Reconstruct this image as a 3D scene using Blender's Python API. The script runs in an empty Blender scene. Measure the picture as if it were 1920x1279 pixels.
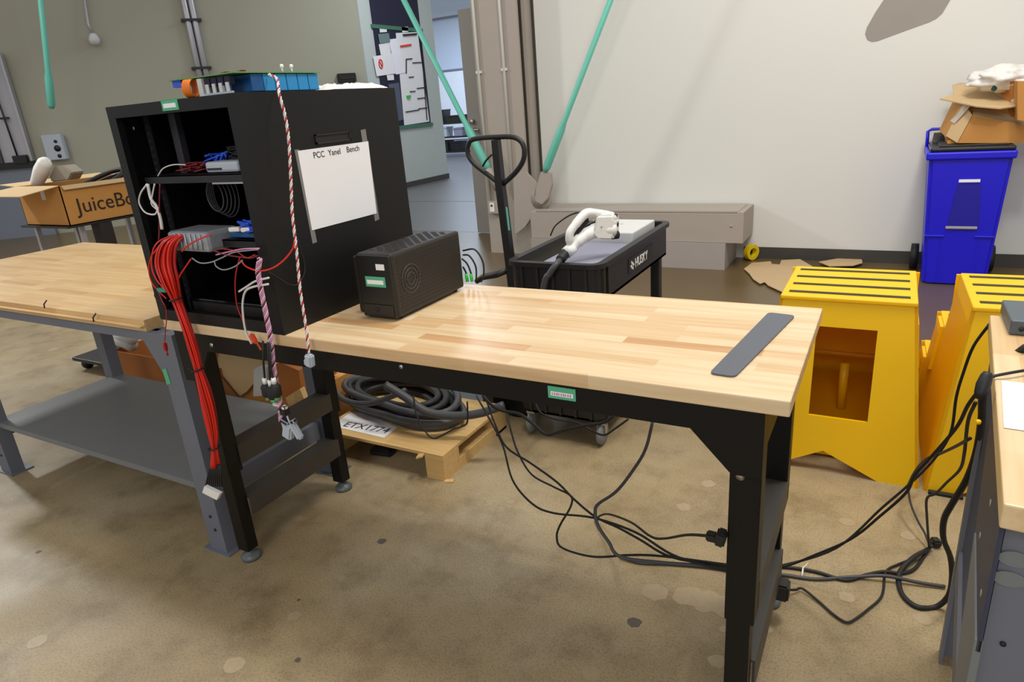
import bpy, bmesh, math, random
from mathutils import Vector, Matrix, Euler
random.seed(7)
S = bpy.context.scene
COL = S.collection
PI = math.pi

# ------------------------------------------------------------------ camera
F = 1252.354
CAM = Vector((0.12337, -1.22974, 1.49003))
RT = Vector((0.8755215, 0.4773308, -0.0749492))
DN = Vector((0.0974466, -0.3263656, -0.9402073))
FW = Vector((-0.4732507, 0.8158681, -0.3322543))
cd = bpy.data.cameras.new('camera'); cam = bpy.data.objects.new('camera', cd); COL.objects.link(cam)
cd.sensor_width = 36; cd.lens = F / 1920 * 36; cd.clip_end = 200
m3 = Matrix((RT, -DN, -FW)).transposed()
cam.matrix_world = Matrix.Translation(CAM) @ m3.to_4x4()
S.camera = cam

# ------------------------------------------------------------------ light
W = bpy.data.worlds.new('world'); S.world = W; W.use_nodes = True
W.node_tree.nodes['Background'].inputs[0].default_value = (0.96, 0.97, 1.0, 1)
W.node_tree.nodes['Background'].inputs[1].default_value = 0.44
def area(name, loc, aim, size, power, col=(1, .95, .86), sy=None):
    l = bpy.data.lights.new(name, 'AREA'); l.energy = power; l.color = col
    l.shape = 'RECTANGLE'; l.size = size; l.size_y = sy or size
    o = bpy.data.objects.new(name, l); COL.objects.link(o); o.location = loc
    o.rotation_euler = (Vector(aim) - Vector(loc)).to_track_quat('-Z', 'Y').to_euler()
    return o
area('ceiling_light_overhead', (-0.9, 0.5, 5.0), (-0.9, 0.5, 0), 0.6, 46, (1, .96, .9))
area('ceiling_light_rear', (0.9, 1.3, 5.0), (0.9, 1.3, 0), 0.6, 78, (1, .96, .9))
area('ceiling_light_left', (-9.6, 1.2, 4.8), (-6.0, 1.0, 0), 0.45, 170, (0.98, .98, .95))
area('ceiling_light_wall', (0.2, 2.4, 5.0), (0.2, 4.6, 1.0), 1.0, 50)
area('fill_light_front', (0.5, -5.5, 4.6), (0.0, 2.5, 0.8), 2.5, 115, (1, .97, .92))  # unseen fill added behind the camera to brighten front-facing surfaces
area('ceiling_light_far_room', (-11.5, 15.5, 4.6), (-11.5, 15.5, 0), 2.5, 330, (.72, .84, 1.0))
area('ceiling_light_corridor', (-6.8, 9.0, 4.8), (-6.8, 9.0, 0), 1.0, 70, (.85, .92, 1.0))
S.view_settings.view_transform = 'Standard'
S.view_settings.look = 'None'
S.view_settings.gamma = 1
S.view_settings.use_curve_mapping = False
S.view_settings.exposure = 0.33

# ------------------------------------------------------------------ rays through the photograph, met with real planes
def ray(x, y): return (RT * ((x - 960) / F) + DN * ((y - 639.5) / F) + FW)
def onz(x, y, z=0): d = ray(x, y); return CAM + d * ((z - CAM.z) / d.z)
def ony(x, y, v): d = ray(x, y); return CAM + d * ((v - CAM.y) / d.y)
def onx(x, y, v): d = ray(x, y); return CAM + d * ((v - CAM.x) / d.x)
def hang(pts, a, b, floor=0.006):
    """a line of points whose depth runs from plane a to plane b, never under the floor"""
    def dist(p, k):
        d = ray(*p); ax = 'xyz'.index(k[0]); return (k[1] - CAM[ax]) / d[ax]
    L = [0]
    for i in range(1, len(pts)): L.append(L[-1] + math.dist(pts[i], pts[i-1]))
    s0, s1 = dist(pts[0], a), dist(pts[-1], b); out = []
    for p, l in zip(pts, L):
        t = l / L[-1]; s = s0 * (1 - t) + s1 * t; d = ray(*p)
        if d.z < 0 and floor is not None: s = min(s, (floor - CAM.z) / d.z)
        out.append(CAM + d * s)
    return out

# ------------------------------------------------------------------ materials
MATS = {}
def lin(c):
    return tuple(((v / 255) / 12.92 if v / 255 <= .04045 else (((v / 255) + .055) / 1.055) ** 2.4) for v in c)
def mat(name, rgb, rough=.5, metal=0, spec=.5, noise=0, nscale=8, bump=0, bscale=120, alpha=1, coat=0, trans=0):
    if name in MATS: return MATS[name]
    m = bpy.data.materials.new(name); m.use_nodes = True; nt = m.node_tree; b = nt.nodes['Principled BSDF']
    c = lin(rgb) + (1,)
    b.inputs['Roughness'].default_value = rough; b.inputs['Metallic'].default_value = metal
    b.inputs['Specular IOR Level'].default_value = spec
    b.inputs['Coat Weight'].default_value = coat
    b.inputs['Transmission Weight'].default_value = trans
    b.inputs['Alpha'].default_value = alpha
    tc = nt.nodes.new('ShaderNodeTexCoord')
    n = nt.nodes.new('ShaderNodeTexNoise'); n.inputs['Scale'].default_value = nscale; n.inputs['Detail'].default_value = 5
    nt.links.new(tc.outputs['Object'], n.inputs['Vector'])
    mx = nt.nodes.new('ShaderNodeMixRGB'); k = noise or .04
    mx.inputs[1].default_value = tuple(v * (1 - k) for v in c[:3]) + (1,)
    mx.inputs[2].default_value = tuple(min(1, v * (1 + k)) for v in c[:3]) + (1,)
    nt.links.new(n.outputs['Fac'], mx.inputs[0]); nt.links.new(mx.outputs[0], b.inputs['Base Color'])
    if bump:
        n2 = nt.nodes.new('ShaderNodeTexNoise'); n2.inputs['Scale'].default_value = bscale
        nt.links.new(tc.outputs['Object'], n2.inputs['Vector'])
        bp = nt.nodes.new('ShaderNodeBump'); bp.inputs['Strength'].default_value = bump; bp.inputs['Distance'].default_value = .002
        nt.links.new(n2.outputs['Fac'], bp.inputs['Height']); nt.links.new(bp.outputs[0], b.inputs['Normal'])
    MATS[name] = m; return m

def ramp(nt, src, stops):
    r = nt.nodes.new('ShaderNodeValToRGB'); nt.links.new(src, r.inputs[0])
    e = r.color_ramp.elements
    while len(e) < len(stops): e.new(.5)
    for el, (p, c) in zip(e, stops): el.position = p; el.color = (c if len(c) == 4 else tuple(c) + (1,))
    return r
def wood(name, light, mid, dark, rough=.35, row=.042, length=.32, along=0):
    m = bpy.data.materials.new(name); m.use_nodes = True; nt = m.node_tree; b = nt.nodes['Principled BSDF']
    tc = nt.nodes.new('ShaderNodeTexCoord'); mp = nt.nodes.new('ShaderNodeMapping')
    if along: mp.inputs['Rotation'].default_value = (0, 0, PI / 2)
    nt.links.new(tc.outputs['Object'], mp.inputs[0])
    br = nt.nodes.new('ShaderNodeTexBrick'); br.inputs['Scale'].default_value = 1
    br.inputs['Brick Width'].default_value = length; br.inputs['Row Height'].default_value = row
    br.inputs['Mortar Size'].default_value = .0; br.offset = .37; br.offset_frequency = 2; br.squash = 1.35; br.squash_frequency = 3
    br.inputs['Color1'].default_value = (0, 0, 0, 1); br.inputs['Color2'].default_value = (1, 1, 1, 1)
    nt.links.new(mp.outputs[0], br.inputs['Vector'])
    sc = nt.nodes.new('ShaderNodeMapping'); sc.inputs['Scale'].default_value = (1.6, 30, 30)
    nt.links.new(mp.outputs[0], sc.inputs[0])
    ns = nt.nodes.new('ShaderNodeTexNoise'); ns.inputs['Scale'].default_value = 2.0; ns.inputs['Detail'].default_value = 6
    nt.links.new(sc.outputs[0], ns.inputs['Vector'])
    base = ramp(nt, br.outputs['Color'], [(0, lin(mid)), (.35, lin(light)), (.7, lin(light)), (.9, lin(mid)), (1, lin(dark))])
    gr = ramp(nt, ns.outputs['Fac'], [(.3, (.84, .78, .68)), (.62, (1, 1, 1))])
    mx = nt.nodes.new('ShaderNodeMixRGB'); mx.blend_type = 'MULTIPLY'; mx.inputs[0].default_value = .8
    nt.links.new(base.outputs[0], mx.inputs[1]); nt.links.new(gr.outputs[0], mx.inputs[2])
    nt.links.new(mx.outputs[0], b.inputs['Base Color'])
    b.inputs['Roughness'].default_value = rough
    return m

def concrete():
    m = bpy.data.materials.new('polished_concrete'); m.use_nodes = True; nt = m.node_tree; b = nt.nodes['Principled BSDF']
    tc = nt.nodes.new('ShaderNodeTexCoord')
    def noise(s, d=6, r=.55):
        n = nt.nodes.new('ShaderNodeTexNoise'); n.inputs['Scale'].default_value = s; n.inputs['Detail'].default_value = d
        n.inputs['Roughness'].default_value = r; nt.links.new(tc.outputs['Object'], n.inputs['Vector']); return n
    big = noise(.9); mid = noise(5, 8, .65); fine = noise(150, 3, .6); patch = noise(2.1, 3)
    c1 = ramp(nt, big.outputs['Fac'], [(.3, lin((132, 114, 86))), (.5, lin((152, 134, 100))), (.7, lin((166, 152, 124)))])
    c2 = ramp(nt, mid.outputs['Fac'], [(.32, (.66, .62, .56)), (.5, (1, 1, 1)), (.68, (1.12, 1.12, 1.1))])
    mx = nt.nodes.new('ShaderNodeMixRGB'); mx.blend_type = 'MULTIPLY'; mx.inputs[0].default_value = .9
    nt.links.new(c1.outputs[0], mx.inputs[1]); nt.links.new(c2.outputs[0], mx.inputs[2])
    c3 = ramp(nt, fine.outputs['Fac'], [(.36, (.52, .48, .42)), (.5, (1, 1, 1)), (.66, (1.18, 1.16, 1.1))])
    mx2 = nt.nodes.new('ShaderNodeMixRGB'); mx2.blend_type = 'MULTIPLY'; mx2.inputs[0].default_value = .5
    nt.links.new(mx.outputs[0], mx2.inputs[1]); nt.links.new(c3.outputs[0], mx2.inputs[2])
    # pale worn spots
    vo = nt.nodes.new('ShaderNodeTexVoronoi'); vo.inputs['Scale'].default_value = 3.3
    dist = nt.nodes.new('ShaderNodeMixRGB'); dist.blend_type = 'ADD'; dist.inputs[0].default_value = .12
    nt.links.new(tc.outputs['Object'], dist.inputs[1]); nt.links.new(mid.outputs['Color'], dist.inputs[2])
    nt.links.new(dist.outputs[0], vo.inputs['Vector'])
    sp = ramp(nt, vo.outputs['Distance'], [(.10, (1, 1, 1)), (.125, (0, 0, 0))])
    mx3 = nt.nodes.new('ShaderNodeMixRGB'); mx3.inputs[2].default_value = lin((200, 186, 156)) + (1,)
    gate = ramp(nt, vo.outputs['Color'], [(.60, (0, 0, 0)), (.62, (1, 1, 1))])
    gm = nt.nodes.new('ShaderNodeMixRGB'); gm.blend_type = 'MULTIPLY'; gm.inputs[0].default_value = 1
    nt.links.new(sp.outputs[0], gm.inputs[1]); nt.links.new(gate.outputs[0], gm.inputs[2])
    ml = nt.nodes.new('ShaderNodeMath'); ml.operation = 'MULTIPLY'; ml.inputs[1].default_value = .0
    nt.links.new(gm.outputs[0], ml.inputs[0]); nt.links.new(ml.outputs[0], mx3.inputs[0])
    nt.links.new(mx2.outputs[0], mx3.inputs[1])
    nt.links.new(mx3.outputs[0], b.inputs['Base Color'])
    rr = ramp(nt, patch.outputs['Fac'], [(.35, (.42,) * 3), (.65, (.58,) * 3)])
    nt.links.new(rr.outputs[0], b.inputs['Roughness'])
    bp = nt.nodes.new('ShaderNodeBump'); bp.inputs['Strength'].default_value = .12; bp.inputs['Distance'].default_value = .001
    nt.links.new(fine.outputs['Fac'], bp.inputs['Height']); nt.links.new(bp.outputs[0], b.inputs['Normal'])
    return m

M_floor = concrete()
M_wood = wood('butcher_block', (220, 196, 158), (208, 174, 130), (192, 146, 98))
M_wood_old = wood('oiled_butcher_block', (214, 180, 128), (206, 168, 114), (192, 150, 98), .4)
M_wood_y = wood('butcher_block_crosswise', (222, 196, 154), (210, 176, 128), (192, 146, 96), along=1)
M_ply = wood('pallet_wood', (214, 180, 120), (200, 164, 106), (176, 138, 84), .7, .6, 3)
M_black = mat('black_powder_coat', (9, 9, 9), .45, spec=.3, bump=.15, bscale=400)
M_rack = mat('rack_black_paint', (15, 15, 15), .5, spec=.35, bump=.08, bscale=300)
M_dark = mat('dark_plastic', (22, 22, 24), .45)
M_ups = mat('charcoal_plastic', (33, 30, 26), .5)
M_rub = mat('black_rubber', (18, 18, 18), .6)
M_hose = mat('grey_rubber_hose', (60, 60, 62), .5)
M_greyst = mat('grey_steel_paint', (103, 107, 118), .5, noise=.07)
M_shelf = mat('shelf_grey_paint', (112, 116, 118), .45, noise=.06)
M_blueg = mat('slate_blue_steel', (50, 56, 76), .5)
M_steel = mat('zinc_steel', (190, 188, 184), .3, .9)
M_greige = mat('greige_paint', (166, 156, 145), .6, noise=.03)
M_doorg = mat('warm_grey_paint', (140, 136, 128), .6)
M_wallr = mat('off_white_wall', (216, 215, 208), .75, noise=.015, nscale=2)
M_wallb = mat('beige_wall', (162, 160, 142), .8, noise=.02, nscale=1.5)
M_wallg = mat('pale_grey_green_wall', (188, 196, 192), .8)
M_wallfar = mat('cool_white_wall', (190, 205, 225), .7)
M_base = mat('charcoal_vinyl', (62, 60, 56), .5)
M_teal = mat('teal_paint', (104, 192, 172), .4)
M_tealp = mat('teal_paint_shaded_bay', (60, 170, 146), .5)
M_yel = mat('yellow_polyethylene', (255, 204, 0), .42, noise=.03)
def thin_glow(m, k, rgb):
    nt = m.node_tree; b = nt.nodes['Principled BSDF']; out = nt.nodes['Material Output']
    tr = nt.nodes.new('ShaderNodeBsdfTranslucent'); tr.inputs[0].default_value = lin(rgb) + (1,)
    mx = nt.nodes.new('ShaderNodeMixShader'); mx.inputs[0].default_value = k
    nt.links.new(b.outputs[0], mx.inputs[1]); nt.links.new(tr.outputs[0], mx.inputs[2]); nt.links.new(mx.outputs[0], out.inputs['Surface'])
thin_glow(M_yel, .2, (255, 200, 0))
M_grip = mat('grip_tape', (54, 50, 34), .9)
M_blue = mat('blue_polyethylene', (18, 12, 200), .4)
M_card = mat('brown_cardboard', (190, 134, 66), .8, noise=.08)
M_cardp = mat('pale_cardboard', (196, 168, 124), .85, noise=.07)
M_cardf = mat('torn_cardboard', (190, 162, 122), .85, noise=.07)
M_white = mat('white_plastic', (232, 231, 226), .35)
M_paper = mat('white_paper', (236, 236, 238), .8, noise=.02)
M_tape = mat('grey_tape', (120, 120, 118), .6)
M_clear = mat('clear_packing_tape', (200, 190, 176), .25)
M_green = mat('green_label', (82, 172, 130), .6)
M_greenp = mat('circuit_board_green', (96, 150, 78), .5)
M_ink = mat('black_ink', (28, 26, 26), .7)
M_inkb = mat('brown_print', (44, 30, 18), .8)
M_pinkink = mat('magenta_print', (190, 120, 160), .7)
M_red = mat('red_wire', (226, 44, 26), .4)
M_red2 = mat('deep_red_wire', (168, 26, 26), .4)
M_pink = mat('pink_wire', (214, 140, 186), .5)
M_wirew = mat('white_wire', (214, 210, 206), .45)
M_lgrey = mat('light_grey_plastic', (176, 184, 194), .45)
M_slab = mat('grey_painted_metal', (132, 132, 150), .4)
M_slabw = mat('off_white_metal', (202, 202, 200), .45)
M_cap = mat('sky_blue_film', (44, 148, 208), .35)
M_capd = mat('navy_film', (24, 84, 140), .35)
M_orange = mat('orange_wire', (226, 120, 22), .45, noise=.2, nscale=80)
M_navy = mat('navy_felt', (34, 34, 56), .9)
M_gfr = mat('green_frame', (62, 116, 92), .5)
M_mat = mat('slate_rubber_mat', (86, 90, 98), .55, bump=.2)
M_dev = mat('slate_device', (74, 84, 92), .45)
M_ltgreen = mat('bright_green_plug', (40, 190, 60), .4)
M_bluewire = mat('blue_wire', (40, 84, 210), .4)
M_silver = mat('satin_aluminium', (176, 174, 178), .35, .5)
M_panel = mat('blue_grey_panel', (118, 124, 136), .6)
M_caster = mat('grey_rubber_tread', (120, 122, 124), .5)
M_bag = mat('white_film_bag', (226, 222, 216), .3, noise=.12, nscale=26)
M_maroon = mat('dark_red_wire', (110, 22, 32), .5)
M_clearp = mat('clear_grey_plastic', (150, 152, 158), .2, noise=.2, nscale=40)
M_dusty_sheen = mat('dusty_sheen_black_steel', (62, 58, 53), .5, noise=.12, nscale=12)  # dusty black, with grey reflected light painted into the colour
M_corr = mat('grey_corridor_floor', (98, 98, 100), .35, noise=.06, nscale=2)
M_conc2 = mat('dark_brown_floor', (98, 80, 50), .3, noise=.22, nscale=1.7)  # darker, smoother brown for the far floor

# ------------------------------------------------------------------ mesh builder
class MB:
    def __init__(s): s.b = bmesh.new(); s.mi = 0; s.sm = False
    def _f(s, vs):
        try: f = s.b.faces.new(vs); f.material_index = s.mi; f.smooth = s.sm; return f
        except ValueError: return None
    def hexa(s, P):
        v = [s.b.verts.new(p) for p in P]
        for q in ((0, 3, 2, 1), (4, 5, 6, 7), (0, 1, 5, 4), (1, 2, 6, 5), (2, 3, 7, 6), (3, 0, 4, 7)): s._f([v[i] for i in q])
        return v
    def box(s, x0, x1, y0, y1, z0, z1, bev=0):
        if x1 < x0: x0, x1 = x1, x0
        if y1 < y0: y0, y1 = y1, y0
        if z1 < z0: z0, z1 = z1, z0
        before = set(s.b.edges) if bev else None
        s.hexa([(x0, y0, z0), (x1, y0, z0), (x1, y1, z0), (x0, y1, z0), (x0, y0, z1), (x1, y0, z1), (x1, y1, z1), (x0, y1, z1)])
        if bev:
            es = [e for e in s.b.edges if e not in before]
            bmesh.ops.bevel(s.b, geom=es, offset=bev, segments=2, affect='EDGES', profile=.5)
        return s
    def obox(s, c, size, rot=(0, 0, 0), bev=0):
        M = Matrix.Translation(c) @ Euler(rot).to_matrix().to_4x4(); a, b_, d = [k / 2 for k in size]
        before = set(s.b.edges)
        s.hexa([M @ Vector(p) for p in ((-a, -b_, -d), (a, -b_, -d), (a, b_, -d), (-a, b_, -d), (-a, -b_, d), (a, -b_, d), (a, b_, d), (-a, b_, d))])
        if bev: bmesh.ops.bevel(s.b, geom=[e for e in s.b.edges if e not in before], offset=bev, segments=2, affect='EDGES')
        return s
    def prism(s, poly, vec, bev=0):
        """poly: 3-D points of a flat outline; vec: extrusion"""
        before = set(s.b.edges); vec = Vector(vec)
        a = [s.b.verts.new(p) for p in poly]; b_ = [s.b.verts.new(Vector(p) + vec) for p in poly]; n = len(a)
        s._f(a[::-1]); s._f(b_)
        for i in range(n): s._f([a[i], a[(i + 1) % n], b_[(i + 1) % n], b_[i]])
        if bev: bmesh.ops.bevel(s.b, geom=[e for e in s.b.edges if e not in before], offset=bev, segments=2, affect='EDGES')
        return s
    def ring(s, outer, inner, vec):
        """outline with a hole (same number of points), extruded"""
        vec = Vector(vec); n = len(outer)
        A = [s.b.verts.new(p) for p in outer]; B = [s.b.verts.new(p) for p in inner]
        C_ = [s.b.verts.new(Vector(p) + vec) for p in outer]; D = [s.b.verts.new(Vector(p) + vec) for p in inner]
        for i in range(n):
            j = (i + 1) % n
            s._f([A[i], B[i], B[j], A[j]]); s._f([C_[i], C_[j], D[j], D[i]]); s._f([A[i], A[j], C_[j], C_[i]]); s._f([B[i], D[i], D[j], B[j]])
        return s
    def tube(s, pts, r, n=8, closed=False, smooth=True):
        pts = [Vector(p) for p in pts]; s.sm = smooth; rings = []; N = len(pts)
        rs = r if isinstance(r, (list, tuple)) else [r] * N
        up = None
        for i, p in enumerate(pts):
            if closed: t = pts[(i + 1) % N] - pts[i - 1]
            else: t = (pts[min(i + 1, N - 1)] - pts[max(i - 1, 0)])
            if t.length < 1e-9: t = Vector((0, 0, 1))
            t.normalize()
            if up is None:
                up = t.orthogonal().normalized()
            else:
                up = (up - t * up.dot(t))
                up = up.normalized() if up.length > 1e-6 else t.orthogonal().normalized()
            sd = t.cross(up)
            rings.append([s.b.verts.new(p + (up * math.cos(a) + sd * math.sin(a)) * rs[i]) for a in [2 * PI * k / n for k in range(n)]])
        for i in range(N if closed else N - 1):
            a, b_ = rings[i], rings[(i + 1) % N]
            for k in range(n): s._f([a[k], a[(k + 1) % n], b_[(k + 1) % n], b_[k]])
        if not closed: s._f(rings[0][::-1]); s._f(rings[-1])
        s.sm = False; return s
    def cyl(s, p0, p1, r, n=16, r1=None):
        return s.tube([p0, p1], [r, r if r1 is None else r1], n)
    def lathe(s, prof, c=(0, 0, 0), axis='z', n=24):
        rings = []; s.sm = True; c = Vector(c)
        def P(r, h, a):
            u, v = r * math.cos(a), r * math.sin(a)
            return c + Vector({'z': (u, v, h), 'x': (h, u, v), 'y': (v, h, u)}[axis])
        for r, h in prof: rings.append([s.b.verts.new(P(max(r, 1e-4), h, 2 * PI * k / n)) for k in range(n)])
        for a, b_ in zip(rings, rings[1:]):
            for k in range(n): s._f([a[k], a[(k + 1) % n], b_[(k + 1) % n], b_[k]])
        s._f(rings[0][::-1]); s._f(rings[-1]); s.sm = False; return s

def smooth_path(pts, n=6):
    pts = [Vector(p) for p in pts]
    if len(pts) < 3: return pts
    out = []; P = [pts[0] * 2 - pts[1]] + pts + [pts[-1] * 2 - pts[-2]]
    for i in range(1, len(P) - 2):
        a, b, c, d = P[i-1], P[i], P[i+1], P[i+2]
        for k in range(n):
            t = k / n
            out.append(.5 * ((2 * b) + (c - a) * t + (2 * a - 5 * b + 4 * c - d) * t * t + (3 * b - a - 3 * c + d) * t ** 3))
    out.append(pts[-1]); return out

WM = {}
def tag(o, label=None, cat=None, group=None, kind=None):
    if label: o['label'] = label
    if cat: o['category'] = cat
    if group: o['group'] = group
    if kind: o['kind'] = kind
    return o
def thing(name, label, cat, loc=(0, 0, 0), rz=0, group=None):
    o = bpy.data.objects.new(name, None); COL.objects.link(o); o.empty_display_size = .05
    o.location = loc; o.rotation_euler = (0, 0, rz); o['loc0'] = list(loc) + [rz]
    del o['loc0']
    o.matrix_basis = Matrix.Translation(loc) @ Matrix.Rotation(rz, 4, 'Z')
    WM[o.name] = o.matrix_basis.copy()
    return tag(o, label, cat, group)
def part(name, mb, mats, parent=None, local=False, label=None, kind=None):
    me = bpy.data.meshes.new(name)
    bmesh.ops.recalc_face_normals(mb.b, faces=mb.b.faces)
    if parent is not None and not local: mb.b.transform(WM[parent.name].inverted())
    mb.b.to_mesh(me); mb.b.free()
    for mm in (mats if isinstance(mats, (list, tuple)) else [mats]): me.materials.append(mm)
    o = bpy.data.objects.new(name, me); COL.objects.link(o)
    if parent is not None: o.parent = parent; WM[o.name] = WM[parent.name]
    if label: o['label'] = label
    if kind: o['kind'] = kind
    return o
def solo(name, label, cat, mb, mats, group=None, kind=None):
    xs = [v.co for v in mb.b.verts]
    c = Vector(((min(v.x for v in xs) + max(v.x for v in xs)) / 2, (min(v.y for v in xs) + max(v.y for v in xs)) / 2, min(v.z for v in xs)))
    mb.b.transform(Matrix.Translation(-c))
    o = part(name, mb, mats); o.location = c; WM[o.name] = Matrix.Translation(c)
    return tag(o, label, cat, group, kind)
def struct(name, mb, mats, parent=None):
    o = part(name, mb, mats, parent)
    if parent is None: o['kind'] = 'structure'; WM[o.name] = Matrix()
    return o
def writing(txt, size, origin, right, up, m, parent, name='lettering', depth=.0006, sx=1.0, label=None):
    cu = bpy.data.curves.new('t', 'FONT'); cu.body = txt; cu.size = size; cu.extrude = depth
    t = bpy.data.objects.new('t', cu); COL.objects.link(t)
    dg = bpy.context.evaluated_depsgraph_get(); dg.update()
    me = bpy.data.meshes.new_from_object(t.evaluated_get(dg)); me.name = name
    bpy.data.objects.remove(t); bpy.data.curves.remove(cu)
    R = Vector(right).normalized(); U = (Vector(up) - R * Vector(up).dot(R)).normalized(); N = R.cross(U)
    Mx = Matrix((R, U, N)).transposed().to_4x4(); Mx.translation = Vector(origin) + N * (depth * 1.2)
    me.transform(Mx @ Matrix.Diagonal((sx, 1, 1, 1)))
    me.transform(WM[parent.name].inverted())
    me.materials.clear(); me.materials.append(m)
    o = bpy.data.objects.new(name, me); COL.objects.link(o); o.parent = parent; WM[o.name] = WM[parent.name]
    if label: o['label'] = label
    return o
def cable(name, label, pts, r, m, group=None, cat='cable', n=6, sub=6, extra=None):
    p = smooth_path(pts, sub)
    if extra is None: return solo(name, label, cat, MB().tube(p, r, n), m, group)
    t = thing(name, label, cat, tuple(pts[0]), 0, group); part('cord', MB().tube(p, r, n), m, t)
    extra(t); return t
def twisted(path, R, r, strands, ms, parent, pitch=.02, name='strand', n=5):
    P = smooth_path(path, 24); L = 0; up = None; outs = [[] for _ in range(strands)]
    for i, p in enumerate(P):
        t = (P[min(i + 1, len(P) - 1)] - P[max(0, i - 1)]).normalized()
        if i: L += (P[i] - P[i-1]).length
        up = t.orthogonal().normalized() if up is None else (up - t * up.dot(t)).normalized()
        sd = t.cross(up)
        for k in range(strands):
            a = 2 * PI * (L / pitch + k / strands); outs[k].append(p + (up * math.cos(a) + sd * math.sin(a)) * R)
    for k in range(strands): part(name, MB().tube(outs[k], r, n), ms[k % len(ms)], parent)
def rounded(P, r, n=4):
    P = [Vector(p) for p in P]; out = []
    for i, p in enumerate(P):
        a = (P[i-1] - p); b = (P[(i + 1) % len(P)] - p); k = min(r, a.length * .45, b.length * .45)
        s0, s1 = p + a.normalized() * k, p + b.normalized() * k
        for j in range(n + 1): t = j / n; out.append(s0 * (1 - t) ** 2 + p * 2 * t * (1 - t) + s1 * t * t)
    return out
def screw(mb, p, r, axis='y', h=.003):
    d = {'x': Vector((h, 0, 0)), 'y': Vector((0, -h, 0)), 'z': Vector((0, 0, h))}[axis]
    mb.cyl(Vector(p) - d * .3, Vector(p) + d, r, 10)

# ================================================================== SETTING
fl = MB(); fl.hexa([(-24, -5, -.05), (5, -5, -.05), (5, 2.35, -.05), (-24, 2.35, -.05), (-24, -5, 0), (5, -5, 0), (5, 2.35, 0), (-24, 2.35, 0)])
flo = struct('floor', fl, M_floor)
pm, pd = MB(), MB(); _r = random.Random(5)
for x, y, w, dark in ((1226, 1110, 22, 0), (1290, 1118, 26, 2), (958, 941, 7, 0), (1283, 951, 12, 0), (1328, 907, 12, 0), (1345, 1240, 14, 0), (1358, 1180, 8, 0), (70, 1203, 13, 0), (552, 1155, 11, 0), (440, 1246, 17, 0), (330, 925, 14, 0), (1588, 979, 11, 0), (1704, 1004, 12, 0), (1588, 1120, 12, 0), (1730, 1160, 13, 0), (1110, 1262, 16, 0), (886, 857, 9, 0), (786, 963, 8, 0), (640, 1085, 7, 0), (1220, 1010, 8, 0), (250, 660, 8, 0), (100, 655, 7, 0), (1440, 1180, 8, 0), (716, 1015, 8, 1), (1189, 1167, 12, 1), (558, 1238, 5, 1), (72, 1035, 4, 1), (1700, 540, 5, 1), (560, 1125, 3, 1)):
    c = onz(x, y, .0003); rr = w / F * (c - CAM).length
    for k in range(1 if dark != 2 else 3):
        P = [c + Vector((math.cos(a) * rr * _r.uniform(.88, 1.15) + k * rr * 1.2, math.sin(a) * rr * _r.uniform(.84, 1.12), 0)) for a in [i / 16 * 2 * PI for i in range(16)]]
        P = smooth_path(P + [P[0]], 3)[:-1]
        (pd if dark == 1 else pm).prism(P, (0, 0, .0003 + .0001 * k))
part('worn_patches', pm, mat('worn_pale_concrete', (160, 142, 112), .5, noise=.15, nscale=60), flo); part('dark_spots', pd, mat('dark_stain', (90, 80, 72), .5), flo)
fl = MB(); fl.box(-24, 5, 2.35, 26, -.05, 0); struct('floor_far', fl, M_conc2)  # floor beyond the front part, darker brown and smoother
fl = MB(); fl.box(-23.9, -4.4, 5.95, 25.9, .0002, .0015); struct('floor_corridor', fl, M_corr)
jt = MB(); jt.box(-8.9, -4.4, 8.46, 8.49, 0, .003); struct('trim_2', jt, M_base)
wr = MB(); wr.box(-3.02, 5, 5.1, 5.3, 0, 5.2)
wallr = struct('wall_right', wr, M_wallr)
bb = MB(); bb.box(-1.0, 5, 5.085, 5.1, 0, .10); bb.box(-1.0, 5, 5.088, 5.1, .10, .104); struct('baseboard_right', bb, M_base)
# rounded grey shape painted on the right wall
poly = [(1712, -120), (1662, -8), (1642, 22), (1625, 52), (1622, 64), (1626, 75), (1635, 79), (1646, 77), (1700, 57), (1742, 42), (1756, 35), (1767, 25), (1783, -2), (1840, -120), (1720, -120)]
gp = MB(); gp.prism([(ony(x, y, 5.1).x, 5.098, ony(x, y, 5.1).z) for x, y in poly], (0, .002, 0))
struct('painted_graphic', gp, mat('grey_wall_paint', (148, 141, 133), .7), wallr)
# wall behind, door leaf and column bay
wc = MB(); wc.box(-3.9, -3.02, 5.95, 6.1, 0, 5.2); struct('wall_behind_column', wc, M_greige)
rt = MB(); rt.box(-3.04, -3.02, 5.1, 5.95, 0, 5.2); struct('shadow_gap_strip', rt, M_base)  # dark strip painting in the shadow gap at the white wall's left end
d1 = MB(); d1.box(-4.37, -3.5, 5.88, 5.94, .01, 2.55); door = struct('door_1', d1, M_doorg)
hd = MB(); hd.cyl((-4.28, 5.88, 1.25), (-4.28, 5.82, 1.25), .02); hd.tube([(-4.28, 5.82, 1.25), (-4.18, 5.815, 1.245)], .011); hd.cyl((-4.30, 5.88, 1.34), (-4.30, 5.85, 1.34), .03)
part('door_handle', hd, M_steel, door)
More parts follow.
